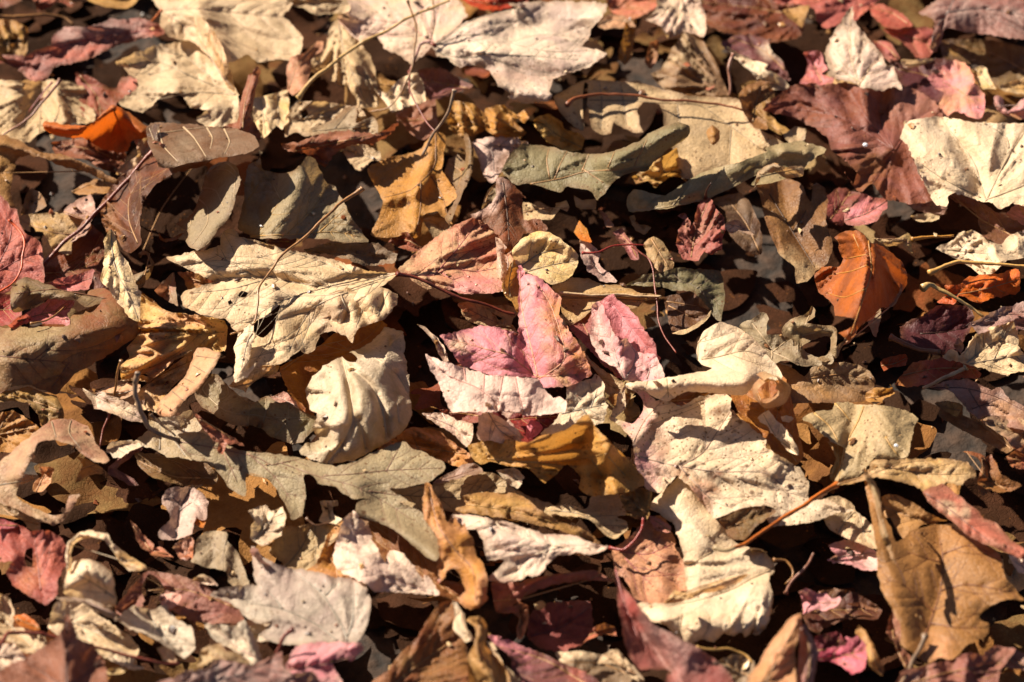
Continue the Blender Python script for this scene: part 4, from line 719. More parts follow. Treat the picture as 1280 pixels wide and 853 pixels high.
L('maple_leaf','cream leaf with a rib fringed lower edge at lower right of centre',5.0,'33|705,792 740,750 800,700 862,645 900,680 940,740 960,790 1030,870 43| 1060,130 1080,180 1140,222 1200,230 1261,250 44|0,240 60,252 92,290 105,332 80,382 100,452 80,560 60,602 20,635 0,630 43|1240,605 1220,632 1190,610 1160,642 1130,615 1100,640 1060,625 1010,665 960,650 900,672 840,640 800,600 760,575 700,562 650,500 640,472 720,490 800,490 860,470 885,420 878,360 870,270 850,190 820,120 740,60','cream','pale',tilt=(0,0),ridges=[('43|800,560 1000,580 1220,560 44|30,480',.8,24),('33|870,680 43|950,250',.3,24)],curl=(-.4,10),veins=['44|100,320 43|1261,340 1190,370 1100,420 950,470 800,500','43|860,540 855,600 850,640','43|990,550 980,610 950,655','43|1080,550 1085,600 1060,650','43|1140,550 1150,640','43|1210,540 1200,610','43|1000,250 880,320'],side=False,vcol='beige',mix=.35,wob=.18,spots=.15,se=(.8,10),
  stem=('44|100,285 150,290 185,330 190,370 160,400',5.2,4.8,4,'oak',3))
L('narrow_leaf','yellow tan ridge of curled leaf lying on the rib fringed cream leaf',6.2,'43| 780,488 830,425 880,440 940,425 1040,380 1160,348 1172,360 1100,400 1050,425 960,440 900,470 850,482','gold','cream',ridges=[('43|820,460 1000,410 1160,352',.6,6)])
L('curved_leaf','brown leaf with a pale rim filling the gap below the speckled cream leaf',5.8,'33|1030,853 1150,795 1261,785 34| 60,790 110,815 44| 30,120 43| 1150,190 1090,185 1060,140','brown','olive',tilt=(0,.3))
L('maple_leaf','dusty rose leaf with a red stalk between the whitish leaf and the rib fringed leaf',4.4,'43| 540,240 620,180 700,100 760,85 800,130 832,205 822,222 870,300 885,425 830,435 780,490 700,492 645,465 600,370 560,350','brownpink','peach',mix=.5,tilt=(0,.1),ridges=[('43|780,220 770,480',.3,16)],veins=['43|540,240 700,260 820,210','43|600,280 720,400'],vcol='rose',paint=[('43|750,250 700,400',24,'peach',.6)],stem=('43|525,232 590,238 640,200 672,140 682,95',5.0,5.8,4,'red',4))
L('crumpled_leaf','small peach scrap tucked beside the upper left of the rib fringed cream leaf',4.9,'43| 705,80 760,95 808,130 806,160 740,150','peach','pink')
L('curved_leaf','mottled purple leaf with a tall narrow tip at the bottom right of centre',7.4,'43| 550,314 566,345 585,400 620,450 662,500 735,590 800,620 850,652 940,690 1020,750 1090,820 1100,900 780,900 800,800 740,792 665,792 620,742 590,642 572,540 560,440','mauve','rose',tilt=(0,.7),mix=.55,ridges=[('43|560,330 640,560 800,800',-.7,12),('43|640,500 900,720',.4,16)],wob=.22,paint=[('43|700,600 900,760 800,700',24,'lav',.55),('43|620,500 660,600',7,'red',.7)],veins=['43|555,330 600,500 680,680 800,800'],vcol='rose',side=False)
L('maple_leaf','whitish leaf with deep teeth pointing left at lower centre',5.9,'42| 945,82 1010,76 1100,90 1180,120 1261,145 43|0,110 70,112 140,140 220,168 280,172 370,178 440,208 528,225 490,245 430,262 370,246 330,262 280,262 230,312 212,345 170,366 148,355 120,380 50,386 0,382 42|1261,380 1190,388 1105,382 1150,340 1192,285 1110,285 1095,240 1090,200 1060,140 1020,148','whitepink','pale',tilt=(0,-.1),ridges=[('42|1100,120 43|100,200 500,230',.6,18)],veins=['43|525,232 300,225 100,170 42|1100,110 960,80','43|300,225 100,290 42|1261,330 1120,380','43|0,115 40,150','43|140,140 160,180','43|220,165 240,200'],side=True,sp=14,vcol='pale',se=(1,9),mix=.5)
L('maple_leaf','white pink triangular leaf with big saw teeth at lower centre',5.7,'42|485,62 508,72 512,100 550,112 565,150 575,200 592,215 600,250 632,295 640,292 648,255 665,238 690,250 712,252 735,285 760,310 790,360 812,380 815,355 835,365 860,400 884,447 740,437 600,430 530,386 440,350 396,290 402,240 410,195 425,150 440,108','whitepink','pale',tilt=(-.2,.3),ridges=[('42|480,80 470,250 600,410',.4,30)],veins=['42|860,440 650,380 480,300 430,200'],vcol='whitepink',mix=.4,side=True,sp=12,wob=.12)
L('maple_leaf','rust brown curved leaf behind the white pink saw toothed leaf',4.8,'42| 500,80 600,100 720,170 800,230 870,280 890,380 1000,400 1040,500 980,480 900,455 820,440 700,400 560,330','rust','oak',tilt=(.1,.2))
L('maple_leaf','upright peach brown leaf with sharp teeth along its right side at lower centre',6.1,'32|828,682 852,690 862,730 900,790 912,853 42| 932,115 960,90 985,130 1000,118 1010,150 1042,185 1050,230 1065,280 1085,290 1102,340 1105,455 1100,480 1070,505 1030,512 980,482 1000,440 1012,430 1000,400 985,360 960,330 922,328 915,360 895,385 882,320 890,230 860,150 815,90 812,20','peach','ochre',tilt=(.2,.4),mix=.55,ridges=[('32|840,700 42|900,160 1050,330 1060,490',.6,14)],wob=.2,veins=['32|838,700 42|880,120 960,240 1040,330 1060,480'],vcol='oak',side=False,spots=.2)
L('maple_leaf','yellow tan leaf with dark veins left of the white pink saw toothed leaf',4.9,'42|105,245 130,190 160,130 230,132 290,125 350,122 430,135 400,200 360,230 340,300 310,310 275,345 230,330 180,318','cream2','khaki',mix=.6,spots=.2,veins=['42|175,315 240,240 300,130','42|310,130 315,220 310,300'],vcol='brown',side=True,sp=12)
L('maple_leaf','orange ochre leaf piece with a toothed edge left of the white pink saw toothed leaf',5.1,'42| 275,335 320,300 350,220 372,170 440,108 412,190 398,280 450,350 535,388 400,372 310,362','ochre','peach',mix=.5,spots=.2,se=(1,8))
L('crumpled_leaf','white scrap with a brown stain left of the yellow tan leaf',5.3,'42| 2,60 40,40 80,30 110,60 162,40 180,90 152,170 110,200 70,222 10,190 15,130 28,100','pale','cream',wob=.3,paint=[('42|90,150',14,'brown',.8)])
T('thin brown stalk over the top of the yellow tan leaf','42|270,90 310,125 370,120 430,132',5.8,5.6,3,'brown',2.5)
L('crumpled_leaf','cream forked scrap standing below the olive tan oak leaf',4.9,'42| 335,15 410,8 415,35 390,40 400,80 435,100 400,122 360,115 330,110 345,60','pale','cream')
L('maple_leaf','smooth grey cream leaf with red veins at the bottom left of centre',5.9,'42|15,228 30,225 60,272 150,312 240,330 330,345 400,366 490,376 530,388 552,402 555,440 572,470 568,520 560,560 540,622 500,668 400,668 260,682 150,675 100,662 60,640 41|1261,570 1180,572 1120,532 1080,492 975,446 1030,420 1080,408 42|45,402 30,370','bluegrey','lav',tilt=(0,-.05),ridges=[('42|100,400 460,480',.3,40)],veins=['42|462,665 440,600 400,530 340,440 210,338','42|415,662 330,595 250,552 160,515 100,500 0,488','42|462,640 485,570 490,480 488,400','42|160,515 130,470 100,440','42|340,430 300,410','42|360,450 410,400'],side=False,vcol='stalkred',vw=1.2,mix=.5,wob=.12,se=(.8,12),stem=('42|462,665 470,700',5.9,5.4,4,'stalkred',4))
L('narrow_leaf','small pinkish tip behind the red veined grey cream leaf',6.3,'42| 10,240 20,225 45,240 75,290 110,315 50,300 25,270','lav','mauve')
# ---- lower left
L('crumpled_leaf','rough orange brown leaf at the left edge beneath the big olive roll',4.9,'31|-60,370 40,350 60,345 100,365 150,400 192,440 150,470 120,482 60,540 0,537 -60,540','ochre','tan',spots=.4,mix=.55,wob=.2)
L('curved_leaf','dark olive brown curl with yellow glints above the rough orange brown leaf',5.0,'31| -60,265 60,250 130,238 200,260 262,282 290,330 300,385 240,382 205,430 170,360 120,310 60,300 -60,310','olive','gold',wob=.4,mix=.45,ridges=[('31|0,270 150,260 280,340',.6,9)])
L('curved_leaf','pinkish beige leaf arched like a bridge over a dark hollow at left',5.8,'31| -60,650 0,580 60,530 150,452 240,390 330,386 412,425 450,500 507,576 482,592 440,585 400,562 340,512 250,482 175,500 150,560 110,640 150,650 160,665 90,690 72,745 150,792 240,832 300,820 320,740 370,740 300,850 250,880 180,853 100,812 0,770 -60,760','beige','brownpink',tilt=(0,.1),ridges=[('31|110,640 150,560 175,500 250,480 340,512 400,562 482,592',1.2,16)],curl=(-.3,8),veins=['31|-40,700 60,680 150,665','31|330,395 320,450 380,530','31|240,400 260,470'],vcol='brown',side=False,mix=.5,wob=.16)
L('narrow_leaf','small tan square scrap inside the hollow of the bridge shaped leaf',4.6,'31| 180,605 250,612 232,680 195,722 150,716 150,690 190,650','peach','tan')
L('crumpled_leaf','yellow tan torn lobe at the foot of the bridge shaped leaf',5.3,'31| 350,680 380,600 358,562 420,580 475,612 472,640 410,645 380,670','tan','gold',wob=.25)
L('crumpled_leaf','olive scrap in the gap at the left edge below the bridge shaped leaf',4.7,'41| -40,-20 40,20 130,40 180,60 182,150 130,140 100,90 0,70','taupe','beige')
L('narrow_leaf','cream pink narrow leaf left of the bent grey stalk',5.4,'31| 380,243 420,262 470,262 560,300 640,338 682,402 600,392 500,352 438,330 420,290','cream','whitepink',se=(1,8),veins=['31|385,247 500,310 670,390'])
T('thin red brown upright stalk left of the bent grey stalk','31|565,118 548,180 522,280',7.2,5.2,4,'oak',4)
T('short dark stalk slanting under the bent grey stalk','31|700,365 750,410 810,462',6.5,6.0,4,'taupe',3)
T('thin maroon stalk in the shade left of the bent grey stalk','31|505,360 480,430 465,515',5.0,4.4,4,'stalkred',3)
L('maple_leaf','grey cream serrated leaf under the base of the olive tan oak leaf',4.9,'31|690,360 720,385 760,380 820,375 850,355 885,342 905,380 950,400 1010,450 960,455 900,445 830,470 850,520 890,575 830,560 780,560 700,520 620,500 690,430','bluegrey','khaki',mix=.6,veins=['31|700,370 770,430 860,560','31|740,530 745,400','31|850,460 860,380'],vcol='taupe',se=(1,8),side=False)
L('crumpled_leaf','rosy brown crinkled strip draped over the olive tan oak leaf',6.2,'31|898,362 930,385 962,402 1020,440 1080,470 1135,512 1090,500 1050,500 1035,545 1015,540 1010,500 940,430','brownpink','salmon',wob=.25,ridges=[('31|910,370 1060,480',.3,8)],se=(1.3,6))
L('maple_leaf','pale grey rounded lobe beside a purple shaded strip at left',5.3,'31|495,530 520,495 560,488 620,490 655,510 600,530 560,562 530,562','bluegrey','cream')
L('narrow_leaf','purple strip under the pale grey rounded lobe at left',5.0,'31|500,610 560,560 640,510 665,520 610,560 540,615 620,660 640,690 600,695 540,660 500,640','plum','mauve')
L('oak_leaf','dark brown leaf edge shaded by the olive tan oak leaf',4.0,'31|630,540 760,556 900,560 1010,640 992,690 900,690 850,700 780,680 700,650 640,600','brown','olive',tilt=(0,.3))
L('maple_leaf','small lavender white leaf with a mauve midrib at lower left',4.7,'31| 752,745 790,705 880,700 930,730 962,765 950,853 41| 905,85 885,165 805,195 740,185 738,150 792,95 775,50 752,20 750,0','lav','whitepink',tilt=(0,.1),ridges=[('31|870,710 41|820,160',-.35,12)],veins=['31|885,705 840,790 41|830,70 815,190','31|840,790 790,740','41|830,60 890,20'],side=False,vcol='mauve',mix=.4)
L('maple_leaf','red pink leaf with a dark slit lying at the left edge of the lower part',5.6,'41| -60,105 40,112 90,130 150,158 170,152 230,155 290,190 315,240 305,310 265,372 265,440 240,472 205,492 120,442 60,402 30,342 60,292 0,292 -60,300','salmon','rose',mix=.5,tilt=(0,.2),holes=['41| 120,240 152,228 152,260 150,320 125,318 112,280'],ridges=[('41|30,150 60,260',.4,14),('41|200,170 190,420',.35,22)],paint=[('41|0,180 60,130',18,'red',.8),('41|130,380 150,340',16,'ochre',.5),('41|70,340',12,'mauve',.7)],veins=['41|190,430 175,300 160,170'],vcol='red')
L('narrow_leaf','small crimson curled edge above the red pink leaf at the left border',6.3,'41| -60,90 20,100 60,115 90,130 40,142 -60,130','red','pink')
L('rolled_leaf','creamy white leaf rolled into a fat thumb shape at lower left',6.2,'41|298,440 300,380 315,340 345,295 400,280 462,302 520,350 532,400 535,500 460,490 400,468 320,455','pale','cream',tilt=(0,.2),ridges=[('41|330,380 410,330 500,380',1.2,16),('41|400,300 420,450',.5,26)],curl=(-.6,8),wob=.1,mix=.3)
L('curved_leaf','white edged ribbon of leaf looping above the thumb shaped roll',6.9,'41|310,340 308,260 312,215 340,180 370,160 425,150 500,168 512,190 560,240 610,275 662,302 682,330 640,338 600,335 560,300 520,240 495,205 440,180 380,188 345,215 332,260 335,330','cream','pale',tilt=(0,.3),ridges=[('41|320,320 320,220 400,165 500,185 560,270 660,325',.5,6)],wob=.1,paint=[('41|560,270 660,325',10,'gold',.95)])
L('maple_leaf','pale cream leaf beneath the thumb shaped roll, its lower end in shade',5.2,'41|228,602 240,540 262,485 300,475 400,482 450,540 500,572 600,640 642,700 612,765 668,790 600,790 500,742 360,672 280,645','pale','cream2',tilt=(-.1,0),veins=['41|260,560 400,600 600,700'],ridges=[('41|300,500 560,700',.35,20)],wob=.18)
L('maple_leaf','grey white leaf with a dark midrib pointing down right at lower left',5.8,'41|550,562 580,520 625,500 660,512 720,520 765,500 812,560 890,605 902,692 855,742 800,705 740,660 680,630 600,600','bluegrey','pale',veins=['41|680,525 760,650 850,738'],vcol='taupe',ridges=[('41|690,530 850,730',-.35,12)],mix=.5)
L('narrow_leaf','thin grey white leaf blade lying across the thumb shaped roll',7.0,'41| 255,462 350,455 450,480 535,530 545,572 440,525 380,485 300,472','bluegrey','taupe',ridges=[('41|280,462 450,495 540,560',.3,7)])
L('maple_leaf','large dusky mauve leaf in shade with a jagged dark hole at lower left',5.0,'41|535,505 600,425 680,345 760,345 900,380 1000,430 1100,500 1130,575 1000,580 900,570 800,522 740,560 700,440 655,500 560,545','brownpink','mauve',tilt=(0,.1),wob=.2,holes=['41|690,350 740,380 765,430 750,500 700,520 670,470 655,420'])
L('crumpled_leaf','pink white scrap with a hole hanging into the jagged dark hole',5.5,'41|740,450 800,435 840,450 830,490 790,515 750,500','whitepink','salmon')
L('rolled_leaf','beige grey leaf folded round a dark crease at lower left of centre',5.0,'41| 885,292 905,250 915,190 950,155 1000,150 1052,160 1056,200 1100,250 1130,320 1152,400 1100,412 1060,392 1050,340 1000,330 930,312','beige','grey',ridges=[('41|1050,170 1040,320',.5,10)],veins=['41|1052,180 1035,260 1035,350'],vcol='brown',wob=.2,mix=.6)
L('crumpled_leaf','pale lavender scrap with orange rims left of the folded beige grey leaf',4.8,'41| 800,230 822,205 870,172 900,195 890,282 840,285','lav','orange',wob=.2)
L('narrow_leaf','small upright salmon tan triangle in the dark gap at lower left',5.2,'41|606,105 660,160 717,215 702,248 655,232 630,185','peach','salmon',tilt=(0,.8))
L('narrow_leaf','salmon scrap right of the small upright triangle at lower left',4.8,'41|690,245 740,225 790,260 805,272 700,265','salmon','tan')
L('oval_leaf','tiny orange leaf disc right of the small lavender white leaf',4.6,'41| 902,100 935,82 955,105 940,135 910,125','orange','ochre')
L('narrow_leaf','pale triangle scrap below the folded beige grey leaf',5.2,'41| 895,380 935,348 980,370 1015,402 960,402','beige','whitepink')
L('maple_leaf','blurred dark red brown maple leaf with a tall point in the bottom left corner',8.2,'41| 310,543 345,600 362,650 430,680 470,740 485,790 500,853 500,920 -60,920 -60,790 0,800 60,765 120,742 200,690 262,652 290,602','rust','brownpink',tilt=(0,.4),ridges=[('41|310,560 310,900',.6,18)],veins=['41|310,880 310,560','41|310,880 120,760','41|310,880 470,760'],vcol='maroon',side=False)
L('crumpled_leaf','cream crumpled leaf at the left border below the red pink leaf',5.2,'41| -60,430 0,440 50,470 70,540 62,600 140,600 200,640 232,700 180,720 120,725 60,670 -60,640','cream','beige',wob=.35,mix=.5)
L('crumpled_leaf','orange brown dead scrap between the cream crumpled leaf and the pale cream one',5.5,'41|60,552 120,538 170,578 185,612 140,605 90,592','oak','orange')
L('maple_leaf','pinkish cream scrap in the bottom left corner under the red stalk',5.6,'41| -60,690 60,676 120,740 100,790 -60,800','whitepink','cream')
T('long dark red stalk crossing the pale leaves at lower left','41| -30,720 20,650 60,622 200,632 400,680 600,730 750,768 830,765',7.6,6.4,5,'stalkred',4)
L('crumpled_leaf','small cream chip below the grey white leaf at lower left',5.4,'41| 722,692 755,682 790,695 820,750 800,762 755,750','cream','peach')
L('narrow_leaf','tiny yellow green chip near the bottom left maple leaf',5.3,'41| 495,800 540,782 595,795 560,815 500,822','yellow','khaki')
L('maple_leaf','grey white broken leaf with creases below the red veined leaf, left side',5.7,'41| 950,582 1030,590 1100,592 1130,568 1180,650 1222,772 1190,790 1100,720 1050,682 1000,660','bluegrey','pale',ridges=[('41|1130,580 1180,760',.5,9)])
L('maple_leaf','cream white lobe directly under the red veined grey cream leaf',5.2,'41|1148,602 1200,582 1290,580 42|130,600 150,650 60,665 41|1220,670 1170,650','pale','bluegrey')
L('crumpled_leaf','pale green cream curl among grey leaves at bottom left',6.0,'41|912,782 940,700 965,680 1030,675 1045,705 1100,715 1160,760 1150,782 1060,750 1000,745 960,770','cream2','khaki',ridges=[('41|960,700 1150,770',.4,7)])
L('maple_leaf','wide grey mauve serrated leaf along the bottom edge left of the pink scrap',7.2,'41|690,910 740,850 800,835 860,800 960,790 1010,745 1080,760 1170,775 1261,735 42|70,770 150,715 165,790 220,812 290,800 335,853 340,920','lav','mauve',tilt=(0,.1),se=(1.2,10),ridges=[('41|760,860 1261,800',.3,30)],veins=['41|800,880 1100,820 42|150,740','41|1000,870 1010,750'],vcol='mauve')
L('maple_leaf','bright orchid pink leaf with a rolled grey tip at the bottom left of centre',6.6,'42|178,775 200,730 222,692 260,680 300,670 380,672 430,668 480,672 522,668 535,700 500,735 480,755 430,735 392,755 402,800 440,870 350,880 290,800 200,822','pink','lav',tilt=(0,.1),ridges=[('42|230,760 500,700',.5,14)],paint=[('42|520,690',9,'grey',.9),('42|300,720 420,700',24,'pink',.6)])
T('short maroon stalk above the orchid pink leaf','42|212,608 175,640 150,680 122,722',7.6,7.0,6,'stalkred',5)
# ---- bottom middle
L('curved_leaf','rust brown leaf rising to a pale curled crest at bottom centre',5.6,'42|788,642 820,580 862,520 900,482 950,478 960,560 1000,640 1010,720 1030,900 540,900 600,830 650,800 700,722','rust','oak',tilt=(.1,.4),mix=.5,ridges=[('42|900,490 760,700 640,820',.4,20)],paint=[('42|740,760',16,'tan',.9)])  # tan paint puts a sunlit patch into the leaf colour
L('curved_leaf','twisted cream and ochre leaf strip at the bottom edge right of the rust crest',6.6,'42|1030,548 1080,548 1112,600 1100,682 1140,720 1180,765 1235,900 1040,900 1015,760 1050,662 1058,600 1010,570','tan','gold',ridges=[('42|1070,560 1070,720 1150,860',.8,10),('42|1130,720 1180,860',-.4,7)],wob=.15,tilt=(0,.4))
L('narrow_leaf','whitish thin strip wedged left of the twisted ochre strip',6.4,'42|948,470 965,480 1000,540 1015,600 1050,655 1010,668 980,640 950,600 962,540','cream','bluegrey',ridges=[('42|955,480 985,580 1030,655',.5,7)])
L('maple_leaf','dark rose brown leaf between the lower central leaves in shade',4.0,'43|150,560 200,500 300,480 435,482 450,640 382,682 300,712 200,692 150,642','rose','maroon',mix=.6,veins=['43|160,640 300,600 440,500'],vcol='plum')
L('curved_leaf','rose brown strip running under the whitish toothed leaf',4.9,'42|1130,390 1261,390 43|130,380 300,348 460,335 550,385 400,382 260,402 170,440 80,492 0,532 42|1261,530 1200,470 1150,530','brownpink','rose',tilt=(0,.1),ridges=[('43|100,400 450,345',.4,10)])
L('maple_leaf','violet pink leaf with a ragged lit corner at the bottom edge near centre',5.3,'42|1110,640 1180,640 43|0,650 60,665 100,680 160,702 300,760 420,810 480,880 100,880 42|1220,740','plum','mauve',paint=[('42|1150,650 43|60,680 130,720',13,'pink',.95),('43|380,830',14,'salmon',.8)])  # the lit corner is painted on in pink
L('narrow_leaf','thin white green edge of a leaf under the violet pink leaf',6.0,'42|1100,660 1140,680 1180,760 1261,840 43|60,880 20,880 42|1220,853 1150,770','khaki','cream')
L('crumpled_leaf','tan curled scrap above the violet pink leaf',4.6,'43|70,520 110,480 150,500 150,560 130,640 100,660 95,600 110,560','brownpink','peach',wob=.4)
L('crumpled_leaf','tiny white chip in the shade above the dark rose brown leaf',4.6,'43|178,490 215,472 235,495 205,518 182,510','pale','yellow')
L('oak_leaf','grey leaf fragments lying in shade along the bottom right of centre',4.5,'43|270,720 340,710 400,712 470,720 560,745 640,780 680,870 350,880 300,760','grey','taupe',wob=.45,paint=[('43|300,735 440,715',8,'cream',.9)])
L('narrow_leaf','splintered cream stalky scraps above the grey fragments',5.1,'43|470,765 500,720 560,700 600,740 640,790 660,853 610,820 560,770','beige','cream',wob=.4)
L('crumpled_leaf','orange brown scrap left of the purple narrow tipped leaf',4.4,'43|445,600 500,580 550,600 560,640 500,630 420,660 380,700 430,640','oak','salmon',wob=.3)
L('narrow_leaf','brown grey leaf fold in shade right of the purple narrow tipped leaf',5.2,'43|1020,770 1080,730 1150,720 1200,760 1190,853 1150,880 1100,860','taupe','grey')
T('straw coloured thin curl above the brown grey fold at the bottom','43|930,690 1010,705 1080,700 1150,720 1190,765',6.0,5.6,4,'gold',3)
L('curved_leaf','blurred tan pink mottled leaf standing at the bottom edge right of centre',7.6,'44|-40,900 0,800 30,770 60,710 110,640 170,562 225,530 235,580 215,640 200,700 195,900','peach','tan',tilt=(.1,.6),spots=.5,mix=.6,ridges=[('44|200,560 60,850',.5,14)])
L('narrow_leaf','blurred mauve leaf blade beside the tan pink mottled leaf at the bottom',7.3,'44|215,580 245,590 285,650 312,720 300,780 272,900 208,900 218,700','mauve','lav',tilt=(0,.7),ridges=[('44|225,600 270,720 250,860',.5,8)])
L('maple_leaf','magenta leaf scrap near the bottom right of centre',5.4,'44|300,745 320,735 350,700 430,682 445,660 435,640 470,650 500,630 525,650 532,740 522,790 462,812 400,765','hotpink','pink',mix=.4,se=(1,9),extra=[dict(name='shaded_lobe',o='44|295,650 340,632 400,620 435,680 400,705 330,742 300,730',z=5.0,c=('maroon','hotpink'))])  # lobe in shade: its shade is put in as maroon
L('curved_leaf','yellow tan leaf strip curling beside the magenta scrap',5.7,'44|495,588 530,620 552,660 572,702 612,790 600,822 560,792 535,768 528,680 478,625','gold','peach',ridges=[('44|500,600 570,750',.5,8)])
L('maple_leaf','violet pink serrated scrap above the magenta leaf',4.9,'44|220,430 262,422 300,442 345,440 365,465 410,462 400,492 342,522 290,515 238,538 238,480','lav','pink',se=(1,7))
L('narrow_leaf','small pinkish tan chip in the shade right of the violet serrated scrap',4.6,'44|440,490 500,480 540,500 590,520 520,515','brownpink','peach')
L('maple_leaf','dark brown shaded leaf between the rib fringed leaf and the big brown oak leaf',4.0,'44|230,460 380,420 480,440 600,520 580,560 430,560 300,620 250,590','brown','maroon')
T('brown split ended stalk standing in the gap right of the rib fringed leaf','44|160,440 200,370 260,300 290,255',4.8,6.0,4,'brownpink',4)
L('oval_leaf','cream spotted rounded leaf lobe beside the big brown oak leaf',5.0,'44|325,40 345,0 34|400,740 470,780 44|480,60 520,90 562,132 585,232 520,216 440,186 370,150 330,92','cream','beige',spots=.6,veins=['34|440,853 44|490,60 525,200','44|400,160 470,40'],vcol='brown')
L('maple_leaf','pale pink leaf with a small black hole left of the big brown oak leaf',4.6,'44|360,220 430,195 480,195 525,205 545,235 582,250 582,332 500,326 430,300 350,290 390,262','whitepink','pink',holes=['44|435,245 450,232 468,240 470,255 445,258'],mix=.5,veins=['44|370,280 460,265 580,250'])
L('oak_leaf','big golden brown oak leaf with pointed lobes and a stalk at the lower right',6.3,'34|515,620 545,650 575,720 600,780 44|612,80 640,130 660,190 680,200 740,150 800,130 860,122 920,128 1000,170 1080,215 1150,262 1172,362 1220,420 1262,474 1205,465 1150,480 1105,502 1050,545 1060,565 1095,580 1100,605 1080,642 1000,682 930,747 870,740 820,762 780,742 740,712 690,682 690,600 640,502 600,422 580,332 575,232 560,140','oak','oak',tilt=(0,.05),mix=.55,ridges=[('44|870,180 880,350 800,650',-.35,20),('44|600,200 680,500 740,680',.4,20),('44|1000,250 1150,400',.3,26)],curl=(-.25,10),veins=['44|800,640 840,540 872,430 885,300 870,180','44|845,530 700,400 620,380','44|870,430 1000,400 1220,440','44|880,300 720,250','44|880,260 1000,220 1100,250','44|830,580 950,600 1070,600'],side=True,sp=18,pucker=.03,vcol='rust',wob=.08,paint=[('44|860,710',20,'peach',.85)],trans=.15,stem=('44|800,640 765,720 730,790 690,860 670,920',6.4,6.6,6,'taupe',5))
L('narrow_leaf','tall curled olive tan strip rising from the left margin of the big brown oak leaf',8.0,'34|515,618 550,650 590,720 600,853 44|610,100 640,200 665,305 650,290 615,220 585,120 34|590,850 560,740 530,670','khaki','olive',tilt=(0,.4),ridges=[('34|540,660 590,780 44|620,180',.5,6)])
L('oak_leaf','golden brown leaf lobe above the big brown oak leaf, shaded along its foot',5.7,'34|598,748 660,735 740,770 820,820 880,853 44|905,105 860,115 780,130 710,192 680,160 640,90 34|610,840','tan','oak',tilt=(0,.2))
L('curved_leaf','rosy mottled leaf strip with a pale furry patch at right',6.7,'34|796,722 830,700 880,685 920,710 965,742 1000,780 1040,800 1080,853 44|1130,110 1190,185 1250,225 1290,270 1290,300 1200,262 1150,245 1000,172 940,120 900,85 850,50 815,20','brownpink','salmon',tilt=(.1,-.1),ridges=[('34|820,740 44|1000,130 1250,260',.5,14)],mix=.55,paint=[('34|900,790 960,830 44|980,60',9,'cream',.85)],veins=['34|800,730 44|900,40 1100,200'],vcol='rust')
L('narrow_leaf','cream pink chip at the right edge below the rosy mottled strip',5.6,'44|1190,265 1240,272 1320,290 1320,360 1240,342','whitepink','cream')
L('maple_leaf','mauve rust wrinkled leaf in the bottom right corner',6.2,'44|670,900 700,805 770,790 830,768 930,748 1000,720 1070,725 1100,700 1150,690 1218,702 1190,745 1150,795 1105,900','brownpink','mauve',wob=.35,tilt=(0,.1),ridges=[('44|850,780 870,870',.4,8),('44|1000,730 980,870',.4,9)],paint=[('44|700,810 760,820',12,'lav',.8)])
L('curved_leaf','rust brown upright shred left of the stalk of the big brown oak leaf',5.0,'44|622,620 650,515 690,592 692,690 740,740 720,800 680,740 660,670','rust','brownpink')
L('narrow_leaf','greyish chip with orange beneath in the bottom right corner',4.9,'44|1190,700 1230,700 1300,770 1300,800 1160,780','rust','lav')
# ---- right middle
L('maple_leaf','tan grey leaf with a dark folded left side and golden ribs, centre right',5.8,'34| 240,385 262,365 290,355 340,352 372,346 385,310 440,312 520,320 560,322 640,328 700,345 742,362 765,380 745,440 720,560 650,572 560,570 520,620 470,660 400,690 385,690 392,640 420,600 435,520 400,500 370,490 340,465 310,442 290,425 270,400','khaki','khaki',tilt=(0,.1),ridges=[('34|480,340 440,500',-.25,10),('34|620,340 640,560',.6,28),('34|300,380 380,480',.3,14)],curl=(-.4,9),veins=['34|530,300 490,400 430,520 400,680','34|290,360 360,420 400,490','34|385,315 420,350 460,400','34|620,470 650,520 690,570'],side=False,vcol='gold',vw=1.4,mix=.5,wob=.14,paint=[('34|520,480 480,400',26,'cream2',.6)],
  stem=('34|395,685 300,745 200,810 130,853 44|60,150 0,187 0|924,682 905,690',6.0,7.0,6.5,'rustorange',5),
  extra=[dict(name='underfold',o='34|352,488 400,492 432,520 436,560 412,620 386,690 362,665 365,630 385,590 382,545',z=5.2,c=('oak','gold'),ridges=[('34|365,500 400,560 372,660',.4,7)])])
L('maple_leaf','pale yellow leaf lobe with a scalloped lower edge below the tan grey ribbed leaf',6.2,'34|395,690 460,665 490,668 545,620 560,580 700,572 850,570 940,578 1000,592 1025,620 1036,650 1000,655 970,690 900,680 875,690 862,722 830,710 800,722 770,700 740,692 700,675 650,665 560,655 480,682','cream2','gold',tilt=(0,-.1),spots=.35,mix=.4,ridges=[('34|560,600 800,600 1000,620',.3,12)],veins=['34|400,688 560,640 700,590 860,575','34|640,610 820,640 1000,640'],vcol='gold',side=True,sp=16)
T('short olive twig tip lying beside the end of the long orange stalk','43|1018,230 1060,245 1110,230',7.2,7.3,6,'khaki',6)
L('oak_leaf','grey oak leaf with deep finger lobes right of centre',5.2,'24|-60,730 0,700 40,670 70,672 75,700 65,765 130,772 200,756 218,785 215,853 34| 235,20 225,45 260,80 320,104 345,92 365,80 34|370,130 240,140 150,112 100,130 30,60 -60,0 23|1190,800','dusk','grey',tilt=(0,.1),veins=['34|90,110 90,60 24|0,720','34|90,80 24|200,770','34|-40,10 60,60 220,130'],side=True,sp=15,vcol='beige',mix=.55)
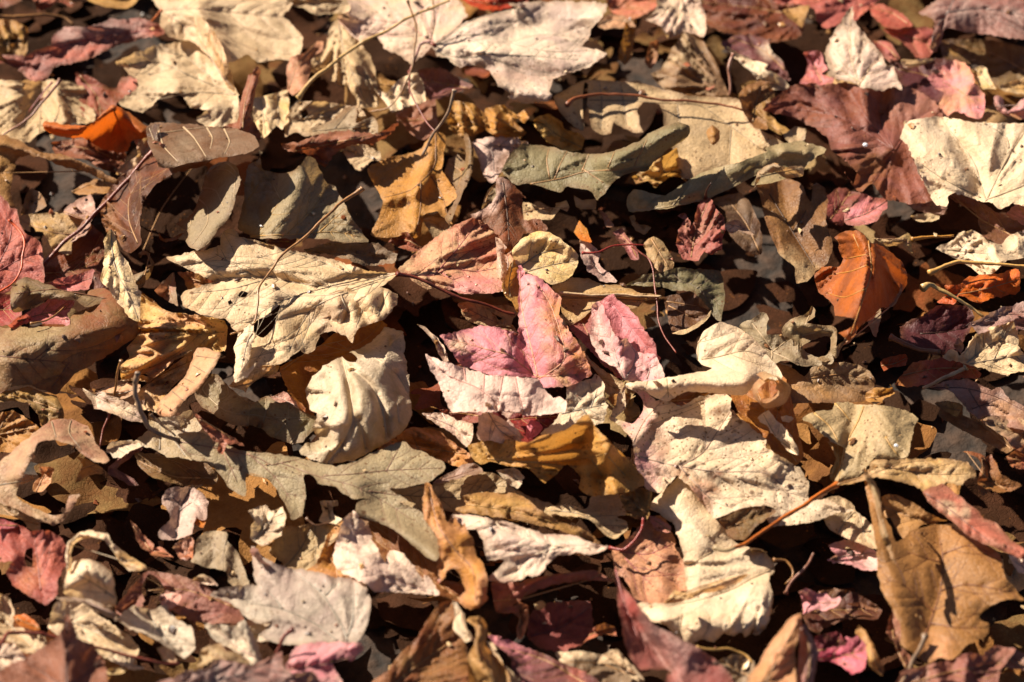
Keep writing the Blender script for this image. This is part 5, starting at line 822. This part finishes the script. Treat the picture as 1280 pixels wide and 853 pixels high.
L('oak_leaf','grey beige lobe curling round the oval dark gap right of centre',5.4,'24| 145,740 180,700 245,680 280,640 296,660 290,690 255,715 320,728 375,735 397,770 392,830 460,760 34| 460,0 420,45 400,90 345,122 300,110 355,80 370,30 24| 365,853 362,780 300,790 225,830 210,853 190,800 140,772','dusk','khaki',tilt=(0,.2),ridges=[('24|200,720 380,760 34|390,60',.35,8)],veins=['24|280,650 230,770','24|230,780 350,745'],vcol='beige',side=False)
L('oval_leaf','taupe rounded oak lobe with a lit top and shaded front, right of the ring curl',4.7,'34|105,130 180,150 245,185 280,145 350,128 425,120 500,138 545,165 572,205 560,260 500,305 300,312 150,302 120,220','taupe','tan',tilt=(0,.5),ridges=[('34|260,180 420,150 560,190',.4,18)],veins=['34|250,200 400,180 540,200'],paint=[('34|300,160 480,140',22,'khaki',.6)])  # khaki paint puts the lit top into the colour
L('crumpled_leaf','vivid orange leaf curled over on itself at right',6.6,'24| 380,322 430,290 500,295 545,340 600,362 640,390 690,430 722,500 715,545 690,582 650,642 600,650 555,692 515,720 480,765 450,802 412,772 400,765 460,740 480,700 440,690 380,682 378,640 330,590 310,580 290,530 288,495 330,458 400,458 422,420 400,380 400,345','rustorange','rust',tilt=(-.1,.2),mix=.3,ridges=[('24|500,300 545,420 500,600 450,760',3.4,30),('24|420,330 430,460 380,640',-.3,10)],curl=(.2,6),veins=['24|540,340 552,480 510,620 455,780','24|540,450 460,480 330,500','24|545,400 440,420','24|530,560 430,600 350,580','24|470,310 500,380'],vcol='ochre',side=False,wob=.22,trans=.28,vw=1.1,spots=.1,
  extra=[dict(name='curled_margin',o='24| 685,535 697,545 690,590 655,645 600,655 560,700 515,722 480,770 450,812 420,820 440,800 500,740 560,685 640,630 680,575',z=7.2,c=('peach','cream2'),ridges=(),wob=.06)])  # sunlit edge of the leaf, put in as a peach and cream strip
L('narrow_leaf','small grey tooth of leaf beneath the vivid orange curled leaf',5.4,'24| 535,700 595,650 598,700 575,785 560,770','grey','khaki')
L('maple_leaf','flat red orange leaf scrap near the right edge',5.5,'24| 865,625 900,600 895,548 960,545 1000,510 1060,500 1140,492 1232,472 1240,570 1200,590 1100,605 1050,628 960,590 940,630','redor','orange',tilt=(0,.1),wob=.2,mix=.4,ridges=[('24|900,560 1220,500',.4,14)])
L('crumpled_leaf','cream white crumpled leaf near the right edge above the red orange scrap',5.2,'24| 855,372 940,330 960,300 1020,288 1060,312 1110,345 1152,352 1200,310 1261,292 1310,330 1300,410 1180,432 1130,482 1060,500 990,442 900,402','pale','cream',wob=.38,ridges=[('24|960,320 1130,460',.4,14)],veins=['24|900,380 1100,400'])
T('thick ochre stalk running to the right edge over the cream white crumpled leaf','24|820,487 880,462 960,438 1050,438 1150,448 1350,462',6.4,6.6,6,'gold',5)
T('short orange stalk left of the cream white crumpled leaf','24|738,335 800,322 860,318 932,315',5.9,5.9,6,'ochre',4)
T('straw coloured stalk with a hooked end above the dark maroon leaf','24|790,555 810,540 840,542 890,572 950,612 1020,650 1078,690',6.8,5.8,7,'straw',4)
L('narrow_leaf','creamy trumpet shaped leaf tip right of the vivid orange leaf',5.3,'24| 555,322 600,330 640,338 690,318 722,298 740,330 742,395 715,380 680,362 620,362','cream2','yellow',ridges=[('24|570,335 720,345',.3,8)])
L('maple_leaf','bright pink star shaped leaf tip near the right below the mauve red leaf',5.2,'24| 428,205 470,180 495,150 512,115 540,132 562,142 622,145 625,180 605,205 572,252 500,268 440,255','pink','salmon',se=(1,8))
L('oak_leaf','dark brown oak leaf with light blotches left of the vivid orange leaf',5.2,'24| 22,80 60,65 150,50 210,60 240,90 270,160 285,80 300,70 342,100 350,150 345,250 375,350 350,445 300,472 262,522 205,532 200,462 130,402 80,300 55,220 40,150','brown','oak',tilt=(0,.2),mix=.5,ridges=[('24|130,80 200,300 300,460',-.4,14)],veins=['24|80,120 190,300 290,460','24|190,300 250,200','24|160,240 90,200'],vcol='dark',side=False,paint=[('24|120,200 150,260',14,'tan',.8),('24|230,180',11,'tan',.7),('24|235,490 160,430',16,'cream2',.9),('24|230,460',12,'cream2',.8)])
L('maple_leaf','dark mauve brown leaf below the large smooth cream maple leaf',5.0,'24| 900,125 960,118 1030,150 1100,190 1165,220 1225,250 1265,280 1200,340 1145,357 1070,312 1040,205 970,170','mauve','brown',tilt=(0,.3))
L('maple_leaf','pinkish leaf corner at the right edge under the large cream maple leaf',4.9,'24| 1175,215 1261,145 1320,160 1320,320 1240,260','brownpink','pink')
L('narrow_leaf','lavender leaf edge below the mauve red maple leaf',4.9,'24| 718,170 760,150 830,152 902,180 892,216 810,208 750,195','lav','mauve')
L('oval_leaf','small cream leaf tip just under the lavender edge at right',4.6,'24| 735,225 790,210 870,222 850,245 780,252','cream','khaki')
L('maple_leaf','maroon leaf lying under the pink star shaped tip',4.1,'24| 330,150 400,95 500,120 440,200 420,270 350,240','maroon','rose')
L('maple_leaf','lavender ruffled leaf edge at the right border in the middle',5.8,'24| 1013,722 1060,700 1100,682 1160,650 1200,640 1261,622 1320,640 1320,745 1225,748 1210,705 1160,725 1130,745 1050,772','lav','mauve',wob=.22,se=(1,7))
L('maple_leaf','pale yellow folded triangular leaf at the right border in the middle',5.5,'24| 980,870 1040,770 1120,740 1170,720 1222,708 1232,830 34|1240,60 1300,160 1261,160 1180,182 1080,150 1000,130 940,115 882,100 930,62 970,92 1030,0','cream','cream2',tilt=(0,.1),mix=.5,ridges=[('24|1130,750 34|1230,60',.5,10)],veins=['34|985,135 1090,50 24|1160,790 1180,740','34|990,135 1120,110 1261,90','34|1120,110 1160,30'],vcol='khaki',stem=('34|990,148 900,190 790,245',5.6,5.0,6,'beige',5),side=True)
L('crumpled_leaf','tiny mauve tip left of the pale yellow folded triangular leaf',5.2,'34| 935,45 955,10 985,50 970,85','brownpink','lav')
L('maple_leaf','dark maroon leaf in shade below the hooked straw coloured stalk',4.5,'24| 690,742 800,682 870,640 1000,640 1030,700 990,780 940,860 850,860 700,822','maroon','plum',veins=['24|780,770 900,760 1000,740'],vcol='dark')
L('maple_leaf','mauve brown veined leaf along the right border below the pale triangular leaf',5.4,'34| 822,242 900,212 1000,200 1100,250 1150,240 1200,300 1310,350 1310,440 1180,420 1080,370 1050,385 990,332 940,272 900,250','brownpink','lav',mix=.5,veins=['34|830,240 1000,245 1150,290 1300,370','34|1000,245 1060,340','34|1020,340 1150,290'],side=False,vcol='plum',se=(.9,9),tilt=(0,-.05),paint=[('34|1150,330 1261,360',12,'ochre',.5)])
L('narrow_leaf','taupe leaf band lying in half shade below the mauve brown veined leaf',4.6,'34| 870,335 910,300 975,325 982,372 1080,402 1150,450 1210,522 1180,545 1100,500 1000,452 870,375','taupe','tan')
L('curved_leaf','beige fringed leaf curl at the right border below the mauve brown leaf',5.6,'34|1055,395 1100,372 1160,370 1261,385 1320,400 1320,500 1212,525 1180,480 1130,442','brownpink','beige',wob=.35,ridges=[('34|1080,390 1200,480',.5,10)])
L('oak_leaf','glossy rust piece between the dark gaps at right, left of the maroon leaf',5.0,'34|595,118 640,100 715,82 722,115 700,142 640,150 608,160','rust','redor')
L('maple_leaf','rust and rose leaf in half shade left of the pale triangular leaf',4.8,'34| 668,225 710,160 760,125 900,105 1000,130 1060,175 1050,195 920,200 830,222 740,235','rose','rust',mix=.5,paint=[('34|740,160 700,220',16,'ochre',.6)])
T('rough brown twig above the rust and rose leaf at right','34|640,10 700,35 780,62 870,78',5.4,5.6,8,'brown',7)
L('crumpled_leaf','small ochre leaf with a curled right tip above the tan grey ribbed leaf',5.2,'34|525,300 530,265 560,245 610,240 640,245 640,222 668,262 640,278 615,290 600,312 560,310','gold','ochre',wob=.25)
L('curved_leaf','rust brown wavy leaf with a pale rim near the right border',5.7,'34| 978,540 1020,538 1060,545 1085,560 1108,545 1130,590 1155,640 1200,665 1258,692 1220,718 1150,728 1108,715 1068,742 1045,680 1065,600 1040,562','rust','oak',tilt=(0,.2),mix=.5,ridges=[('34|1000,545 1060,580 1070,640',.5,6)])
L('crumpled_leaf','rough rust scrap at the right border near the wavy rust leaf',5.4,'34|1178,562 1261,505 1320,520 1320,620 1210,610','oak','salmon',wob=.4)
L('oval_leaf','small taupe leaf oval in half shade above the taupe band',5.0,'34|845,310 900,302 960,308 972,330 945,375 900,350','taupe','gold')
L('narrow_leaf','rust leaf corner poking out below the pale yellow scalloped lobe',5.0,'34|870,690 965,682 955,740 900,712','ochre','tan')
# ---- middle band under the grey green leaves
L('crumpled_leaf','wrinkled rose brown leaf hanging with a dark pointed stalk at right of centre',5.6,'23| 950,150 975,132 1000,150 1020,190 1055,225 1058,290 1042,380 1000,400 960,388 935,430 870,425 850,392 838,350 850,290 872,240 846,225 870,212 895,240 905,270 922,240','brownpink','rose',tilt=(0,.5),wob=.45,mix=.5,curl=(.3,6),se=(1,6),stem=('23|972,140 980,110 1000,70',6.0,7.0,4,'dark',2))
L('oval_leaf','small tan oval leaf with a cut right side right of the maroon stalks',5.3,'23| 688,362 705,330 730,315 772,345 800,390 825,425 822,470 760,482 712,432','tan','khaki',mix=.6,ridges=[('23|720,340 790,460',.4,12)],veins=['23|720,330 800,460'],wob=.25,spots=.3)
L('ivy_leaf','dark grey green leaf with pale veins and a pointed left tip, right of centre',5.2,'23| 598,547 640,522 680,500 780,477 860,464 950,470 1042,480 1062,600 1045,715 1005,690 980,640 945,600 900,572 830,570 760,552 680,548','green','greygreen',tilt=(.1,.2),veins=['23|605,545 760,520 900,540 1000,600 1040,640','23|860,530 820,490','23|900,540 940,490','23|930,560 1000,500','23|960,580 980,620'],side=True,sp=10,vcol='grey',vw=.7,mix=.5,ridges=[('23|700,520 940,560',.3,14)])
L('curved_leaf','dark brown ribbed leaf with a pale lower rim beneath the grey green leaf',4.6,'23| 775,602 850,585 930,570 942,640 1000,668 950,730 900,762 820,772 800,705','brown','dark',tilt=(0,.4),veins=['23|790,620 930,640','23|800,640 920,700'],side=False,vcol='tan',extra=[dict(name='pale_rim',o='23|815,765 880,748 940,715 1000,665 985,700 930,745 870,772',z=5.0,c=('beige','cream2'),ridges=(),wob=.05)])
L('narrow_leaf','small beige wavy strip in the gap left of the narrow grey green leaf',5.0,'23| 118,165 170,168 215,195 260,200 280,165 325,152 342,185 325,205 300,188 260,235 190,245 130,240','beige','cream2',wob=.25)
L('curved_leaf','tan grey hook shaped scrap under the curled grey green oak leaf',5.1,'23| 360,125 400,150 460,142 462,190 420,190 375,180','beige','khaki')
L('narrow_leaf','small white pink chip right of the wrinkled rose brown leaf',4.9,'23|1055,270 1090,245 1125,240 1195,312 1130,295 1090,305','whitepink','beige')
L('narrow_leaf','dusty pink flat strip lying slantwise in the dark centre gap, lower of two',4.9,'23| 538,300 580,280 610,320 655,375 665,425 630,425 590,370','brownpink','pink')
L('narrow_leaf','dusty pink sliver in the dark centre gap, upper of two',4.8,'23| 478,192 500,205 545,270 515,275 488,225','brownpink','lav')
L('narrow_leaf','pale khaki scrap in the dark gap under the curled grey green oak leaf',4.5,'23| 618,225 640,215 650,260 720,275 690,310 640,285','khaki','beige')
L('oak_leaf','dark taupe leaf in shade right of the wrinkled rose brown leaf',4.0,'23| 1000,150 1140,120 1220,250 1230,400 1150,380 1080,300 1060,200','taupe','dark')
T('thin crimson stalk lying across the dark centre gap','23|400,395 470,390 540,365 620,355 700,355',5.6,5.5,3,'red',2.8)
T('crooked crimson stalk reaching down to the V folded pink leaf','23|630,360 700,415 722,470 740,560 748,680 790,790 835,860',5.9,5.2,2.4,'stalkred',2.8)
T('thin tan stalk fragments lying behind the V folded pink leaf','23|290,582 450,590 600,590 770,596',5.6,5.7,4,'beige',4)
L('crumpled_leaf','golden crinkled cup right of the golden bunched leaves at upper middle',4.6,'13| 170,560 210,535 252,530 300,560 318,600 380,620 412,640 400,692 330,702 240,662 190,602','yellow','ochre',wob=.45,mix=.4)
L('crumpled_leaf','small ochre curl above the golden crinkled cup',4.7,'13| 95,540 150,495 190,500 160,540 130,572','ochre','gold')
L('crumpled_leaf','yellow brown crumpled scraps between the two grey green oak leaves',4.3,'13|650,810 740,750 840,690 865,830 900,853 23|870,50 810,40 740,92 700,62 650,72 630,40','yellow','rust',wob=.6,mix=.5)
L('narrow_leaf','pale tan oval leaf piece right of the ochre oak leaf',4.8,'22| 808,240 860,225 920,235 940,270 920,320 870,342 840,300','khaki','beige')
L('narrow_leaf','khaki leaf edge hidden left of the rust red crested leaf',5.0,'22|1080,190 1110,110 1150,70 1155,130 1130,170','khaki','grey')
L('maple_leaf','cream wavy leaf fragment in the dark below the spotted rose leaf',4.6,'22| 975,632 1050,622 1120,665 1160,700 1230,730 1240,770 1100,730 1020,705','cream2','beige',wob=.25)
L('crumpled_leaf','greenish grey scraps under the left end of the curled pink yellow edge',4.5,'22|1090,640 1200,635 1261,660 23|80,700 70,735 0,730 22|1180,700','khaki','grey',wob=.35)
L('maple_leaf','light cream leaf pieces between the horn shaped edge and the ochre oak leaf',4.7,'12| 425,675 520,672 610,705 608,740 575,745 520,790 480,760','cream','beige')
# ------------------------------------------------------------------ seed and water details
def droplet(label, s, h, r):
    p = P_(s)[0]; q = place(np.array([p[0]]), np.array([p[1]]), np.array([3.0 + (h - 3.0) * 1.45]))[0]
    bm = bmesh.new(); bmesh.ops.create_uvsphere(bm, u_segments=14, v_segments=9, radius=r)
    for v in bm.verts: v.co.z *= .62
    me = bpy.data.meshes.new('water_drop'); bm.to_mesh(me); bm.free(); me.shade_smooth()
    m = bpy.data.materials.get('water_drop')
    if not m:
        m = bpy.data.materials.new('water_drop'); m.use_nodes = True; b = m.node_tree.nodes['Principled BSDF']
        b.inputs['Base Color'].default_value = (.95, .97, 1, 1); b.inputs['Roughness'].default_value = .12; b.inputs['Transmission Weight'].default_value = .35
    me.materials.append(m)
    o = bpy.data.objects.new('water_drop', me); COL.objects.link(o); o.location = q
    o['label'] = label; o['category'] = 'water drop'; o['group'] = 'water drops'
import bmesh
droplet('bright water drop in the hollow of the wide mauve red leaf', '14|525,672', 5.75, .0016)
droplet('small water drop on the tan grey ribbed leaf', '34|668,508', 6.75, .0011)

# ------------------------------------------------------------------ the litter underneath and around
def template(kind, rs):
    if kind == 'maple':
        A = [(0, 0), (.18, -.10), (.40, -.16), (.34, -.02), (.62, .10), (.46, .22), (.50, .38), (.34, .34), (.30, .46), (.40, .66), (.24, .62), (.14, .72), (0, 1.0)]
    elif kind == 'oak':
        A = [(0, 0), (.06, .06), (.16, .14), (.10, .24), (.26, .30), (.30, .40), (.14, .44), (.30, .56), (.36, .68), (.18, .68), (.22, .82), (.12, .94), (0, 1.0)]
    else:
        A = [(0, 0), (.14, .08), (.24, .24), (.29, .42), (.26, .60), (.17, .80), (.06, .95), (0, 1.0)]
    Rr = [(x * rs.uniform(.85, 1.15), y + rs.uniform(-.02, .02)) for x, y in A]
    Ll = [(-x * rs.uniform(.85, 1.15), y + rs.uniform(-.02, .02)) for x, y in A[1:-1]][::-1]
    pts = np.array(Rr + Ll) * 200
    o_ = catmull(pts, True, 5 if kind == 'oval' else 9)
    o_ = teeth(o_, 3.5 if kind == 'maple' else .5, 16, rs.randint(1, 99))
    lo = o_.min(0); hi = o_.max(0); r = 15
    G = np.stack(np.meshgrid(np.arange(lo[0], hi[0], r), np.arange(lo[1], hi[1], r)), -1).reshape(-1, 2)
    G = G[inside(G, o_)]; d, _, _ = segdist(G, np.vstack([o_, o_[:1]])); G = G[d > 6]
    allv = [Vector(p) for p in o_] + [Vector(p) for p in G]
    V, E, F, *_ = delaunay_2d_cdt(allv, [], [tuple(range(len(o_)))], 1, 1e-4)
    P = np.array([tuple(v) for v in V]) / 200.0
    return P - np.array([0, .5]), np.array([tuple(f) for f in F])
rs = random.Random(5)
TP = [template(k, rs) for k in ('maple', 'oak', 'oval') * 5]
MATS = [leafmat(a, b, .5, .2, .6, .25, 45) for a, b in
        (('oak', 'brown'), ('tan', 'oak'), ('olive', 'brown'), ('khaki', 'olive'), ('taupe', 'brown'), ('beige', 'tan'), ('rust', 'brown'), ('mauve', 'rust'), ('cream2', 'beige'), ('brown', 'olive'), ('grey', 'olive'))]
MATS = MATS + [leafmat(a, b, .5, .2, .72, .1, 45) for a, b in (('gapshade2', 'gapshade'), ('gapshade2', 'dark'), ('gapshade', 'gapshade2'), ('dark', 'gapshade2'))]  # decayed leaves, near-black to put the gaps' shade into their colour
WT = [6, 5, 5, 4, 5, 3, 6, 4, 3, 6, 4, 3, 2, 2, 3]
bagV = []; bagF = []; bagM = []; nv = 0
nr = np.random.RandomState(8)
def scatter(n, region, zr, cap, smin=.035, smax=.085, tiltmax=32, wts=WT):
    global nv
    for _ in range(n):
        P, F = TP[rs.randrange(len(TP))]
        sc = rs.uniform(smin, smax)
        x, y = P[:, 0] * sc, P[:, 1] * sc
        k1 = rs.uniform(-18, 34); k2 = rs.uniform(-12, 20); an = rs.uniform(0, 3.14)
        u = x * math.cos(an) + y * math.sin(an); v = -x * math.sin(an) + y * math.cos(an)
        z = k1 * u * u * .5 + k2 * v * v * .25 + .003 * vnoise(x * 60 + _, y * 60, _) + .0015 * vnoise(x * 150 + _, y * 150, _ + 3)
        rz = rs.uniform(0, 6.283); ta = math.radians(rs.uniform(0, tiltmax)); tb = rs.uniform(0, 6.283)
        from mathutils import Matrix
        M = np.array((Matrix.Rotation(ta, 3, Vector((math.cos(tb), math.sin(tb), 0))) @ Matrix.Rotation(rz, 3, 'Z')))
        Q = np.stack([x, y, z], -1) @ M.T
        cx, cy = region(); 
        if cx is None: continue
        Q[:, 0] += cx; Q[:, 1] += cy; Q[:, 2] += rs.uniform(*zr)
        c = cap; Q[:, 2] = np.where(Q[:, 2] > c * .6, c * .6 + c * .4 * np.tanh((Q[:, 2] - c * .6) / (c * .4)), Q[:, 2])
        Q[:, 2] = np.maximum(Q[:, 2], .0015 + .0005 * nr.rand())
        bagV.append(Q); bagF.append(F + nv); bagM.append(np.full(len(F), rs.choices(range(len(MATS)), wts)[0])); nv += len(Q)
def core(): return rs.uniform(-.33, .33), rs.uniform(-.34, .38)
def rim():
    for _ in range(50):
        x = rs.uniform(-.75, .75); y = rs.uniform(-.70, .85)
        if abs(x) > .335 + .05 * max(0, (y) / .3) or y < -.315 or y > .375: return x, y
    return None, None
HOLLOWS = [(235, 275, 90), (470, 250, 24), (55, 235, 34), (528, 430, 26), (300, 535, 34), (150, 660, 62), (1010, 400, 46), (930, 320, 62), (1000, 370, 40), (905, 700, 34), (1065, 705, 46),
           (1200, 545, 44), (1150, 470, 26), (120, 95, 44), (60, 30, 30), (765, 55, 34), (390, 120, 22), (700, 240, 40), (790, 330, 30), (470, 740, 34), (720, 720, 30), (1030, 60, 26), (60, 700, 20), (1090, 265, 24),
           (1200, 310, 26), (1180, 660, 40), (1130, 450, 30), (420, 215, 26), (545, 70, 18), (30, 470, 26), (870, 780, 40), (1160, 250, 26), (350, 640, 20), (250, 720, 26)]
HW = [(*place(np.array([float(a)]), np.array([float(b)]), np.array([1.5]))[0][:2], c * PXM * 1.35) for a, b, c in HOLLOWS]
def core_mid():
    for _ in range(80):
        x, y = core()
        if all(math.hypot(x - a, (y - b) * .75) > c + .012 for a, b, c in HW): return x, y
    return None, None
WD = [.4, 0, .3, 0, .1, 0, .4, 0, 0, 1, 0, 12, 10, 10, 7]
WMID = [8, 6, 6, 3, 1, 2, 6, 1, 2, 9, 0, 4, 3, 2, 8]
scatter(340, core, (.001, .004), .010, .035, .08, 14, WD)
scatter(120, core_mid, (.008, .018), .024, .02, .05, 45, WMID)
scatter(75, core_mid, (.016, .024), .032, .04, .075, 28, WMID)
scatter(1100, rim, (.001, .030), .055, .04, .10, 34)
me = bpy.data.meshes.new('leaf_litter')
V = np.vstack(bagV); F = np.vstack(bagF); Mi = np.concatenate(bagM)
me.from_pydata(V.tolist(), [], F.tolist()); me.shade_smooth()
for m in MATS: me.materials.append(m)
me.polygons.foreach_set('material_index', Mi.astype(np.int32))
no_paint(me)
lit = bpy.data.objects.new('leaf_litter', me); COL.objects.link(lit)
lit['kind'] = 'stuff'; lit['label'] = 'deep brown bed of small shaded dead leaves beneath and around the larger ones'; lit['category'] = 'leaf litter'

# dark humus soil, one sheet
bm = bmesh.new(); n = 60
def gc(i): t = i / n * 2 - 1; return math.copysign(abs(t) ** 3.2, t) * 60 + t * .8
vs = [[bm.verts.new((gc(i), gc(j), -.002 + .0018 * math.sin(i * 1.7) * math.cos(j * 2.3))) for j in range(n + 1)] for i in range(n + 1)]
for i in range(n):
    for j in range(n): bm.faces.new((vs[i][j], vs[i + 1][j], vs[i + 1][j + 1], vs[i][j + 1]))
me = bpy.data.meshes.new('ground'); bm.to_mesh(me); bm.free(); me.shade_smooth()
g = bpy.data.objects.new('ground', me); COL.objects.link(g); g['kind'] = 'structure'
m = bpy.data.materials.new('humus_soil'); m.use_nodes = True; t = m.node_tree; p = t.nodes['Principled BSDF']
tc = t.nodes.new('ShaderNodeTexCoord'); nz = t.nodes.new('ShaderNodeTexNoise'); nz.inputs['Scale'].default_value = 90; nz.inputs['Detail'].default_value = 8
t.links.new(tc.outputs['Object'], nz.inputs['Vector'])
r = t.nodes.new('ShaderNodeValToRGB'); r.color_ramp.elements[0].position = .35; r.color_ramp.elements[0].color = (.012, .007, .004, 1)
r.color_ramp.elements[1].position = .7; r.color_ramp.elements[1].color = (.06, .032, .018, 1)
t.links.new(nz.outputs['Fac'], r.inputs[0]); t.links.new(r.outputs[0], p.inputs['Base Color']); p.inputs['Roughness'].default_value = .9
b = t.nodes.new('ShaderNodeBump'); b.inputs['Distance'].default_value = .004; t.links.new(nz.outputs['Fac'], b.inputs['Height']); t.links.new(b.outputs[0], p.inputs['Normal'])
g.data.materials.append(m)

# crumbs of leaf and grit caught on the leaves
bpy.context.view_layer.update()
dg = bpy.context.evaluated_depsgraph_get()
V = []; F = []; Mi = []; rc = random.Random(21)
for k in range(900):
    x = rc.uniform(-.31, .31); y = rc.uniform(-.32, .36)
    ok, loc, nor, *_r = S.ray_cast(dg, Vector((x, y, .3)), Vector((0, 0, -1)))
    if not ok: continue
    sz = rc.choice([.0006, .0009, .0009, .0013, .002, .003]); b = len(V)
    a = nor.orthogonal().normalized(); c = nor.cross(a); th = rc.uniform(0, 6.28); m_ = rc.randint(4, 6)
    el = rc.uniform(.35, 1)
    ring = []
    for q in range(m_):
        an = 6.283 * q / m_ + rc.uniform(-.4, .4); rr = sz * rc.uniform(.6, 1.2)
        u = math.cos(an) * rr; v = math.sin(an) * rr * el
        p = loc + a * (u * math.cos(th) - v * math.sin(th)) + c * (u * math.sin(th) + v * math.cos(th)) + nor * (.0003 + rc.uniform(0, .5) * sz)
        V.append(tuple(p))
    V.append(tuple(loc + nor * (.0004 + sz * rc.uniform(.3, .8)))); V.append(tuple(loc))
    for q in range(m_):
        F.append((b + q, b + (q + 1) % m_, b + m_)); F.append((b + (q + 1) % m_, b + q, b + m_ + 1))
        mi = 0
    Mi += [rc.choices(range(5), [5, 4, 3, 3, 2])[0]] * (2 * m_)
me = bpy.data.meshes.new('leaf_crumbs'); me.from_pydata(V, [], F)
for c_ in ('brown', 'dark', 'rust', 'tan', 'cream2'): me.materials.append(stalkmat(c_))
me.polygons.foreach_set('material_index', np.array(Mi, np.int32))
cr = bpy.data.objects.new('leaf_crumbs', me); COL.objects.link(cr)
cr['kind'] = 'stuff'; cr['label'] = 'tiny crumbs of broken leaf and grit sprinkled over the leaves'; cr['category'] = 'leaf crumbs'
